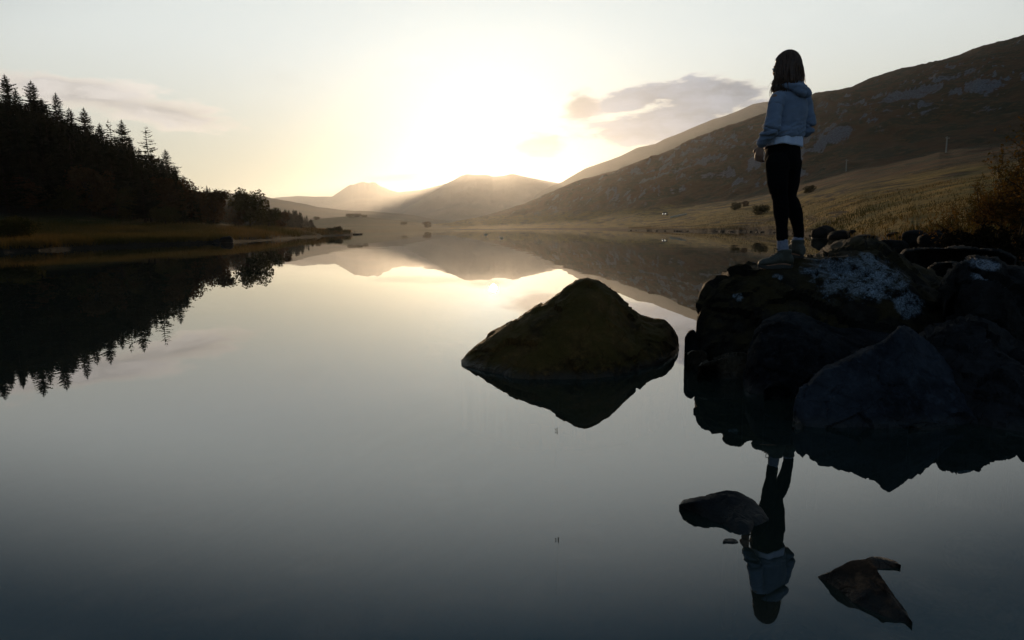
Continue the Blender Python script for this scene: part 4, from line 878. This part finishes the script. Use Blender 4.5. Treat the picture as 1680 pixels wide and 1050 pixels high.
# ------------------------------------------------------------------ the woman on the boulder
FR = Vector((-.54, .84, 0)).normalized(); RT = Vector((.84, .54, 0)).normalized(); UP = Vector((0, 0, 1))
PO = Vector((FOOT_L.x+.07, FOOT_L.y+.06, FOOT_L.z)); person = empty('person', PO); tag(person, 'woman in blue-grey hoodie, black leggings and walking boots standing on the lichened boulder, back turned', 'person')
def tube_rings(rings, nv=20):
    """rings: (centre, axis U, axis V, a, b); capped"""
    V = []; Fc = []
    for (c, U, W_, a, b) in rings:
        for j in range(nv): th = 2*math.pi*j/nv; V.append(tuple(c + U*(a*math.cos(th)) + W_*(b*math.sin(th))))
    n = len(rings)
    for i in range(n-1):
        for j in range(nv): k = (j+1) % nv; Fc.append((i*nv+j, i*nv+k, (i+1)*nv+k, (i+1)*nv+j))
    Fc.append(tuple(range(nv))[::-1]); Fc.append(tuple((n-1)*nv+j for j in range(nv))); return V, Fc
def limb_rings(pts, flat=1.0, ref=None):
    """pts: (Vector, radius), resampled smoothly"""
    P = [Vector(p[0]) for p in pts]; R_ = [p[1] for p in pts]; out = []; n = len(P)
    def cr(a, b, c, d, t_): return .5*((2*b) + (c-a)*t_ + (2*a-5*b+4*c-d)*t_*t_ + (3*b-a-3*c+d)*t_**3)
    S_ = []
    for i in range(n-1):
        for k in range(6):
            t_ = k/6; S_.append((cr(P[max(i-1, 0)], P[i], P[i+1], P[min(i+2, n-1)], t_), R_[i]+(R_[i+1]-R_[i])*(t_*t_*(3-2*t_))))
    S_.append((P[-1], R_[-1]))
    for i, (c, r_) in enumerate(S_):
        d = (S_[min(i+1, len(S_)-1)][0]-S_[max(i-1, 0)][0]).normalized(); u = d.cross(ref or Vector((.3, .2, 1)) if abs(d.z) < .9 else Vector((1, 0, 0))).normalized(); v = d.cross(u); out.append((c, u, v, r_, r_*flat))
    c, u, v, a, b = out[-1]; d = (S_[-1][0]-S_[-2][0]).normalized(); out.append((c+d*a*.6, u, v, a*.72, b*.72)); out.append((c+d*a*.92, u, v, a*.25, b*.25))
    c, u, v, a, b = out[0]; d = (S_[0][0]-S_[1][0]).normalized(); out.insert(0, (c+d*a*.6, u, v, a*.72, b*.72)); out.insert(0, (c+d*a*.92, u, v, a*.25, b*.25))
    return out
def ellipsoid(c, U, V_, W_, a, b, h, n=12):
    rings = []
    for i in range(1, n): ph = -math.pi/2 + math.pi*i/n; rings.append((c + W_*(h*math.sin(ph)), U, V_, a*math.cos(ph), b*math.cos(ph)))
    return rings
def fuse(name, parts, voxel, smooth, mat, parent=person, fn=None):
    V = []; Fc = []
    for rings in parts:
        v, f = tube_rings(rings); k = len(V); V += v; Fc += [tuple(i+k for i in q) for q in f]
    me = mesh(name, V, Fc); bm = bmesh.new(); bm.from_mesh(me); bmesh.ops.recalc_face_normals(bm, faces=bm.faces); bm.to_mesh(me); bm.free()
    o = bpy.data.objects.new(name, me); COL.objects.link(o); md = o.modifiers.new('r', 'REMESH'); md.mode = 'VOXEL'; md.voxel_size = voxel; md.use_smooth_shade = True
    if smooth: sm = o.modifiers.new('s', 'SMOOTH'); sm.iterations = smooth; sm.factor = .5
    m2 = bpy.data.meshes.new_from_object(o.evaluated_get(bpy.context.evaluated_depsgraph_get())); bpy.data.objects.remove(o); bpy.data.meshes.remove(me); m2.name = name
    if fn:
        n = len(m2.vertices); P = np.zeros(n*3); m2.vertices.foreach_get('co', P); P = P.reshape(-1, 3); N = np.zeros(n*3); m2.vertices.foreach_get('normal', N); N = N.reshape(-1, 3)
        P = fn(P, N); m2.vertices.foreach_set('co', P.ravel()); m2.update()
    m2.transform(Matrix.Translation(-PO)); m2.polygons.foreach_set('use_smooth', [True]*len(m2.polygons)); return link(name, m2, mat, parent)
def shell(name, V, Fc, mat, parent=person, smooth=True):
    me = mesh(name, V, Fc, smooth); me.transform(Matrix.Translation(-PO)); return link(name, me, mat, parent)
def fabric(name, c1, c2, sc, rough=.9, bd=.002, sheen=.3):
    def b(t, out):
        p = coord(t); n = t.noise(p, sc, 5, .6); n2 = t.noise(p, 260, 3, .6); col = t.mix(t.smooth(n, .35, .65), (*c1, 1), (*c2, 1))
        principled(t, out, col, rough, .05, bump(t, t.math('ADD', n, t.math('MULTIPLY', n2, .3)), .7, bd), Sheen_Weight=sheen)
    return material(name, b)
M['hoodie'] = fabric('hoodie_jersey', (.165, .21, .31), (.20, .25, .36), 9); M['legging'] = fabric('legging_jersey', (.004, .004, .005), (.006, .006, .007), 10, .95, .001, .0)
M['shirt'] = fabric('shirt_cotton', (.55, .62, .85), (.62, .70, .90), 14); M['sock'] = fabric('sock_knit', (.16, .18, .26), (.24, .26, .34), 60, .95)
M['skin'] = plain('skin', (.30, .17, .12), (.26, .145, .10), 20, .5, .3, .1, .001); M['boot'] = plain('boot_leather', (.040, .043, .035), (.06, .06, .05), 30, .6, .3, .4, .002)
M['boot_sole'] = plain('boot_sole', (.05, .05, .045), (.03, .03, .03), 30, .8); M['lace'] = plain('boot_lace', (.12, .10, .07), (.06, .05, .04), 80, .8)
M['hair'] = plain('hair_brown', (.040, .018, .010), (.090, .042, .022), 55, .42, .35, .5, .002); M['eye'] = plain('eye_white', (.7, .7, .68), (.7, .7, .68), 5, .2); M['lip'] = plain('lips', (.40, .14, .12), (.38, .13, .11), 20, .4)
def scarf_b(t, out):
    p = coord(t); c = t.node('ShaderNodeTexChecker'); t.set(c.inputs['Vector'], p); c.inputs['Scale'].default_value = 46; c.inputs[1].default_value = (.02, .018, .018, 1); c.inputs[2].default_value = (.16, .15, .14, 1)
    n = t.noise(p, 30, 4, .6); principled(t, out, t.mix(.35, c.outputs[0], (.03, .03, .035, 1)), .95, .1, bump(t, n, .6, .006))
M['scarf'] = material('scarf_wool', scarf_b)
TD = 5.12
tor = [(136, .045, .05, 1291), (146, .06, .058, 1292), (151, .115, .072, 1293), (157, .158, .088, 1294), (166, .168, .100, 1295), (180, .163, .108, 1296), (195, .152, .106, 1295), (210, .146, .106, 1292), (220, .148, .110, 1289), (226, .148, .110, 1288.5)]
def T(px, py, D=TD): return at(px, py, D)
def body_ring(y, a, b, x, g=0.0): return (T(x, y), RT, FR, a+g, b+g)
Ls, Le, Lw = T(1274, 161, 5.03), T(1266, 209, 4.985), T(1249, 237, 5.06)
Rs, Re = T(1321, 164, 5.21), T(1325, 208, 5.19); Rw = T(1290, 232) + FR*.155 + RT*.06
LL = [(T(1275, 266, 5.04), .088), (T(1275.5, 297, 5.04), .078), (T(1279.5, 326, 5.05), .053), (T(1281.5, 346, 5.06), .057), (T(1282.5, 372, 5.07), .043), (T(1283.5, 400, 5.075), .034)]
RL_ = [(T(1295.5, 266, 5.17), .090), (T(1295, 297, 5.18), .077), (T(1295.5, 324, 5.2), .053), (T(1303.5, 346, 5.23), .056), (T(1309, 372, 5.26), .043), (T(1310.5, 395, 5.28), .033)]
# boots' frames
LF_dir = Vector((-.985, -.10, 0)).normalized(); RF_dir = Vector((-.30, .95, 0)).normalized()
L_heel = Vector((T(1296, 441, 5.08).x, 5.08, FOOT_L.z)); R_heel = Vector((T(1313, 424, 5.24).x, 5.22, FOOT_R.z))
# --- body: one continuous surface
def hand(w, ax, side, pn, L=.17):
    """palm from the wrist along ax; fingers spread along side; pn = palm side"""
    parts = []; w2 = w + ax*.085
    parts.append([(w + ax*q, side, pn, .020+.018*min(1, q/.06), .015) for q in (-.01, .01, .03, .05, .07, .088)])
    for i, (off, ln) in enumerate([(-.030, .062), (-.010, .072), (.010, .076), (.029, .070)]):
        b0 = w2 + side*off; c = .5+.08*i; d1 = (ax*math.cos(.35) + pn*math.sin(.35)); d2 = (ax*math.cos(c+.6) + pn*math.sin(c+.6)); d3 = (ax*math.cos(c+1.3) + pn*math.sin(c+1.3))
        k1 = b0 + d1*ln*.45; k2 = k1 + d2*ln*.33; k3 = k2 + d3*ln*.25; parts.append(limb_rings([(b0-ax*.015, .0088), (k1, .0086), (k2, .0078), (k3, .0068)]))
    tb = w + ax*.03 + side*.034; d = (ax*.72 + side*.62 + pn*.3).normalized(); parts.append(limb_rings([(tb-side*.012, .013), (tb+d*.03, .0105), (tb+d*.05+pn*.008, .009)])); return parts
HC = T(1289.5, 112, 5.13); head_ax = UP
parts = [[body_ring(y, a-.018, b-.018, x) for (y, a, b, x) in tor], [body_ring(228, .125, .09, 1288), body_ring(245, .135, .105, 1285), body_ring(262, .140, .112, 1284), body_ring(275, .12, .09, 1285)],
    limb_rings([(a, b-.008) for a, b in LL] ), limb_rings([(a, b-.008) for a, b in RL_]), limb_rings([(T(1291, 145, 5.12), .052), (T(1290, 133, 5.125), .050), (T(1289.5, 122, 5.13), .052)]),
    limb_rings([(Ls, .042), (Le, .034), (Lw, .024)]), limb_rings([(Rs, .042), (Re, .034), (Rw, .024)]),
    ellipsoid(HC + UP*.012, RT, FR, UP, .072, .090, .105), ellipsoid(HC - UP*.045 + FR*.028, RT, FR, UP, .052, .056, .068),
    ellipsoid(HC - UP*.012 + FR*.098, RT, FR, UP, .011, .017, .026), ellipsoid(HC + UP*.022 + FR*.078, RT, FR, UP, .045, .016, .010),
    ellipsoid(HC - UP*.005 + RT*.073 - FR*.005, FR, RT, UP, .016, .008, .028), ellipsoid(HC - UP*.005 - RT*.073 - FR*.005, FR, RT, UP, .016, .008, .028), ellipsoid(HC - UP*.092 + FR*.066, RT, FR, UP, .018, .014, .014)]
def foot_parts(heel, d, ank):
    s_ = d.cross(UP); return [[(heel + d*q + UP*(h/2+.012), s_, UP, w, h/2) for q, w, h in [(.0, .02, .05), (.04, .028, .07), (.10, .032, .07), (.15, .036, .055), (.20, .034, .04), (.235, .02, .025)]], limb_rings([(ank, .034), (heel + d*.055 + UP*.05, .032)])]
parts += foot_parts(L_heel, LF_dir, LL[-1][0]) + foot_parts(R_heel, RF_dir, RL_[-1][0])
hl = Vector((-.10, .22, -.95)).normalized(); parts += hand(Lw, hl, (-FR + hl*(FR.dot(hl))).normalized()*-1, RT)
hr_ = (-RT*.8 + FR*.05 - UP*.35).normalized(); parts += hand(Rw, hr_, UP.cross(hr_).cross(hr_).normalized()*-1, -FR)
body = fuse('body', parts, .005, 3, M['skin'])
for sg in (-1, 1):
    bm = bmesh.new(); bmesh.ops.create_uvsphere(bm, u_segments=12, v_segments=8, radius=.012, matrix=Matrix.Translation(HC + UP*.004 + FR*.083 + RT*(sg*.031) - PO)); bmobj('eye', bm, M['eye'], body, smooth=True)
bm = bmesh.new(); bmesh.ops.create_uvsphere(bm, u_segments=12, v_segments=8, radius=1, matrix=Matrix.Translation(HC - UP*.062 + FR*.084 - PO) @ Matrix.Rotation(math.atan2(RT.y, RT.x), 4, 'Z') @ Matrix.Diagonal((.022, .007, .008, 1))); bmobj('lips', bm, M['lip'], body, smooth=True)
# --- leggings
def leg_fold(P, N):
    Q = P*np.array([9, 9, 26.]); d = fbm(Q, 3, ridged=True)*.007; z = P[:, 2]-FOOT_L.z; k = np.exp(-((z-.52)/.08)**2) + np.exp(-((z-.2)/.09)**2) + .25
    return P + N*(d*k)[:, None]
fuse('leggings', [[body_ring(239, .135, .102, 1286), body_ring(247, .143, .114, 1285), body_ring(258, .150, .122, 1284), body_ring(270, .145, .118, 1284), body_ring(282, .11, .09, 1285)], limb_rings(LL[:-1] + [(T(1283.3, 393, 5.075), .038)]), limb_rings(RL_[:-1] + [(T(1310.2, 388, 5.28), .037)])], .007, 6, M['legging'], fn=leg_fold)
# --- shirt hem showing below the hoodie: wavy open skirt
V = []; nr = 90
for i in range(7):
    t_ = i/6; y = 220 + 21*t_; c = T(1289-3.5*t_, y)
    for j in range(nr):
        th = 2*math.pi*j/nr; wv = (.005*math.sin(th*5+1) + .003*math.sin(th*11+2) + .0012*math.sin(th*23))*(.3+t_); a, b = .142+.012*t_+wv, .108+.012*t_+wv
        V.append(tuple(c + RT*a*math.cos(th) + FR*b*math.sin(th) + UP*(.010*t_*math.sin(th*2+.5) + .002*math.sin(th*7))))
sh = shell('shirt', V, gridfaces(7, nr, True), M['shirt']); sd = sh.modifiers.new('thick', 'SOLIDIFY'); sd.thickness = .003
# --- hoodie with sleeves
def hood_fold(P, N):
    z = P[:, 2]; zh = T(1287, 223).z; k = np.exp(-((z-zh-.03)/.05)**2)*1.3 + .30
    el = np.minimum(np.linalg.norm(P-np.array(Le), axis=1), np.linalg.norm(P-np.array(Re), axis=1)); k = k + np.exp(-(el/.09)**2)*.9 + np.exp(-(np.linalg.norm(P-np.array(Lw), axis=1)/.08)**2)*.9
    u = P@np.array(RT); Q = np.stack([u*6 + z*9, P@np.array(FR)*6, z*24 - u*10], 1); d = fbm(Q, 4, ridged=True)*.011
    return P + N*(d*k)[:, None]
V5 = Vector
hoodie = fuse('hoodie', [[body_ring(*q) for q in tor[1:]],
    limb_rings([(Ls + RT*.03, .060), (Ls - UP*.04, .058), ((Ls+Le)/2, .053), (Le, .050), ((Le*.45+Lw*.55), .043), (Lw - (Lw-Le).normalized()*.012, .034)]),
    limb_rings([(Rs - RT*.03, .060), (Rs - UP*.04, .058), ((Rs+Re)/2, .052), (Re, .049), ((Re+Rw)/2, .042), (Rw - (Rw-Re).normalized()*.02, .035)]),
    [body_ring(216, .151, .113, 1289), body_ring(221, .156, .118, 1288), body_ring(226, .153, .115, 1288)],
    limb_rings([(T(1290, 220) + FR*.10 - RT*.11, .02), (T(1290, 211) + FR*.125, .045), (T(1290, 220) + FR*.10 + RT*.11, .02)])], .006, 4, M['hoodie'], fn=hood_fold)
cuffd = (Lw-Le).normalized()
for (w_, d_) in ((Lw, cuffd), (Rw, (Rw-Re).normalized())):
    fuse('cuff', [limb_rings([(w_ - d_*.022, .036), (w_ - d_*.004, .034)])], .004, 2, M['hoodie'], hoodie)
# hood lying on the back, folded
nb = T(1293, 146)
def arc(rad_a, rad_b, dz0, sag, thk, t0=-2.9, t1=-.25, tilt=0.):
    pts = []
    for i in range(9):
        th = t0 + (t1-t0)*i/8; m = math.sin(math.pi*i/8); pts.append((nb + RT*rad_a*math.cos(th) + FR*(rad_b*math.sin(th)) + UP*(dz0 - sag*m + tilt*math.cos(th)), thk*(.55+.45*m)))
    return limb_rings(pts)
def hf(P, N): return P + N*(fbm(P*np.array([14, 14, 34.]), 4, ridged=True)*.007)[:, None]
fuse('hood', [arc(.095, .088, .030, .012, .024), arc(.105, .105, .012, .022, .030), arc(.095, .110, -.008, .040, .028, -2.5, -.5, -.012), limb_rings([(nb + RT*.02 - FR*.09 + UP*.0, .03), (nb + RT*.07 - FR*.115 - UP*.045, .030), (nb + RT*.09 - FR*.10 - UP*.058, .014)]), arc(.085, .082, .036, -.0, .020, .1, 3.04)], .005, 5, M['hoodie'], hoodie, fn=hf)
# --- scarf
def ringtube(c, a, b, thk, tilt, wob): 
    pts = []
    for i in range(17): th = 2*math.pi*i/16; pts.append((c + RT*a*math.cos(th) + FR*b*math.sin(th) + UP*(tilt*math.cos(th)+wob*math.sin(3*th)), thk*(1+.15*math.sin(2*th+1))))
    return limb_rings(pts)
sc_c = T(1290.5, 134, 5.125); fuse('scarf', [ringtube(sc_c, .078, .082, .026, .014, .006), ringtube(sc_c - UP*.030, .090, .086, .023, .018, -.006), ringtube(sc_c + UP*.022, .070, .074, .020, .020, .004)], .005, 3, M['scarf'], fn=hf)
# --- hair: fitted cap with side curtains plus locks
def hair_r(th, z):      # z above head centre; th = 0 right, pi/2 front
    zt = .132; k = max(0., min(1., (zt - z)/.20)); top = math.sqrt(max(0, 1-(1-min(1, (zt-z)/.115))**2)) if z > zt-.115 else 1.0
    rp = max(0., min(1., (.07-z)/.17)); a, b = (.084 + .024*rp)*top, (.099 + .012*rp)*top
    fr2 = math.sin(th)
    if z < .060 and fr2 > .45: cut = min(1, (.060-z)/.025)*min(1, (fr2-.45)/.15); a *= 1-.50*cut; b *= 1-.50*cut
    return a, b
def hair_bottom(th): return -.096 - .118*max(0, -math.cos(th)) - .045*max(0, math.cos(th))
V = []; nz_, nr = 34, 72
hz = [.1315, .130, .127] + [.122 - (.122+.150)*i/(nz_-4) for i in range(nz_-3)]
for z in hz:
    for j in range(nr):
        th = 2*math.pi*j/nr; a, b = hair_r(th, z); wv = 1 + .018*math.sin(th*13+z*20) + .012*math.sin(th*29+z*31)
        zz = max(z, hair_bottom(th) + .012*math.sin(j*2.3))
        V.append(tuple(HC + RT*a*wv*math.cos(th) + FR*(b*wv*math.sin(th) - .014) + UP*zz))
Fc = gridfaces(nz_, nr, True); Fc.append(tuple(range(nr)))
hr = random.Random(9)
def lock(th, z0, z1, w, off, drift=0., lift=0.):
    k0 = len(V); n = 12
    for i in range(n):
        t_ = i/(n-1); z = z0 + (z1-z0)*t_; a, b = hair_r(th + drift*t_, max(z, -.12)); wq = 1 + .055*math.sin(z*38 + th*3)*min(1, t_*2); a *= wq; b *= wq; o_ = 1.0 + off/.1*(.4+t_*.9) + lift*t_*t_; c = HC + RT*a*o_*math.cos(th+drift*t_) + FR*(b*o_*math.sin(th+drift*t_) - .014) + UP*z
        tn = (-RT*math.sin(th) + FR*math.cos(th)); ou = (RT*math.cos(th) + FR*math.sin(th)); ww = w*(1-t_**2.5*.9)*(.5+min(1, t_*6)*.5)
        for (p, q) in ((-1, -.3), (0, .7), (1, -.3)): V.append(tuple(c + tn*ww*p + ou*ww*.7*q))
    for i in range(n-1):
        for j in range(3): m = (j+1) % 3; Fc.append((k0+i*3+j, k0+i*3+m, k0+(i+1)*3+m, k0+(i+1)*3+j))
for i in range(300):
    th = hr.uniform(math.radians(128), math.radians(412)); sd_ = -math.cos(th)
    lock(th, hr.uniform(.02, .128), hair_bottom(th) + hr.uniform(-.02, .035), hr.uniform(.004, .011), hr.uniform(-.001, .006), hr.uniform(-.3, .3), hr.uniform(-.10, .08))
for i in range(34): lock(hr.uniform(math.radians(130), math.radians(215)), .0, -hr.uniform(.13, .235), hr.uniform(.0018, .0045), .006, hr.uniform(-.3, .4), hr.uniform(.05, .40))
for i in range(26): lock(hr.uniform(math.radians(-40), math.radians(30)), .0, -hr.uniform(.10, .165), hr.uniform(.002, .005), .005, hr.uniform(-.2, .2), hr.uniform(.05, .25))
for i in range(30): lock(hr.uniform(math.radians(60), math.radians(412)), .125, .125-hr.uniform(.03, .1), .0012, .004, hr.uniform(-.4, .4), hr.uniform(.0, .06))
shell('hair', V, Fc, M['hair'])
# --- socks and boots
for (ank, heel, d) in ((LL[-1][0], L_heel, LF_dir), (RL_[-1][0], R_heel, RF_dir)):
    base = heel + d*.06; top = ank + UP*.05; top_z = top.z
    def sockf(P, N): return P + N*(np.sin(P[:, 2]*520)*.0012 + fbm(P*40, 2)*.0015)[:, None]
    fuse('sock', [limb_rings([(Vector((base.x, base.y, heel.z+.10)), .042), (Vector((ank.x*.6+base.x*.4, ank.y*.6+base.y*.4, heel.z+.155)), .043), (Vector((ank.x, ank.y, ank.z+.022)), .041)])], .004, 2, M['sock'], fn=sockf)
    s_ = d.cross(UP)
    def bootf(P, N): return P + N*(fbm(P*30, 3, ridged=True)*.002)[:, None]
    bt_ = fuse('boot', [[(heel + d*q + UP*(.026 + h/2), s_, UP, w, h/2) for q, w, h in [(-.018, .018, .05), (-.012, .030, .075), (.01, .037, .10), (.05, .040, .12), (.09, .041, .115), (.13, .044, .088), (.17, .047, .066), (.21, .046, .056), (.235, .038, .050), (.252, .024, .036), (.258, .01, .02)]],
        [(heel + d*(.052+k*.05) + UP*zz, s_, d, a, b) for zz, a, b, k in [(.06, .042, .055, .2), (.09, .043, .055, .1), (.12, .045, .054, 0), (.142, .049, .056, 0), (.150, .047, .054, 0)]]], .0045, 3, M['boot'], fn=bootf)
    # sole
    V2 = []; n = 40
    outl = []
    for j in range(n):
        th = 2*math.pi*j/n; q = .120 + .146*math.cos(th); w = .047*math.sin(th)*(.80 + .20*math.cos(th-.6))*(1 if abs(math.cos(th)) < .9 else .92); outl.append((q, w))
    for (zz, k) in ((0.0, .95), (.012, 1.0), (.022, 1.0), (.034, .955)):
        for (q, w) in outl: V2.append(tuple(heel + d*(.120+(q-.120)*k) + s_*w*k + UP*(zz + (.006 if zz == 0 and abs(q-.07) < .015 else 0) + .012*max(0, q-.2)/.06)))
    F2 = gridfaces(4, n, True); F2.append(tuple(range(n))[::-1]); F2.append(tuple(3*n+j for j in range(n)))
    me = mesh('sole', V2, F2); me.transform(Matrix.Translation(-PO)); me.set_sharp_from_angle(angle=math.radians(40)); link('sole', me, M['boot_sole'], bt_)
    lc = []
    for k in range(6):
        q = .165 - k*.018; zz = .092 + k*.0125
        lc.append(limb_rings([(heel + d*q + s_*-.026 + UP*(zz-.008), .003), (heel + d*(q+.004) + UP*(zz+.006), .0034), (heel + d*(q-.004) + s_*.026 + UP*(zz-.008), .003)]))
    lc.append(limb_rings([(heel + d*.105 + UP*.150, .003), (heel + d*.125 + s_*.02 + UP*.160, .003), (heel + d*.118 + s_*.03 + UP*.135, .003)])); lc.append(limb_rings([(heel + d*.105 + UP*.150, .003), (heel + d*.128 - s_*.02 + UP*.158, .003), (heel + d*.118 - s_*.03 + UP*.130, .003)]))
    fuse('lace', lc, .0025, 1, M['lace'], bt_)

# ------------------------------------------------------------------ air
def haze_mat(t, out):
    v = t.node('ShaderNodeVolumePrincipled'); v.inputs['Color'].default_value = (.88, .91, .96, 1); v.inputs['Density'].default_value = 6.3e-5; v.inputs['Anisotropy'].default_value = .75
    t.l.new(v.outputs[0], out.inputs['Volume'])
bm = bmesh.new(); box(bm, 0, 4600, 297, 16000, 10400, 606); hz_o = bmobj('haze', bm, material('haze', haze_mat)); hz_o['kind'] = 'stuff'
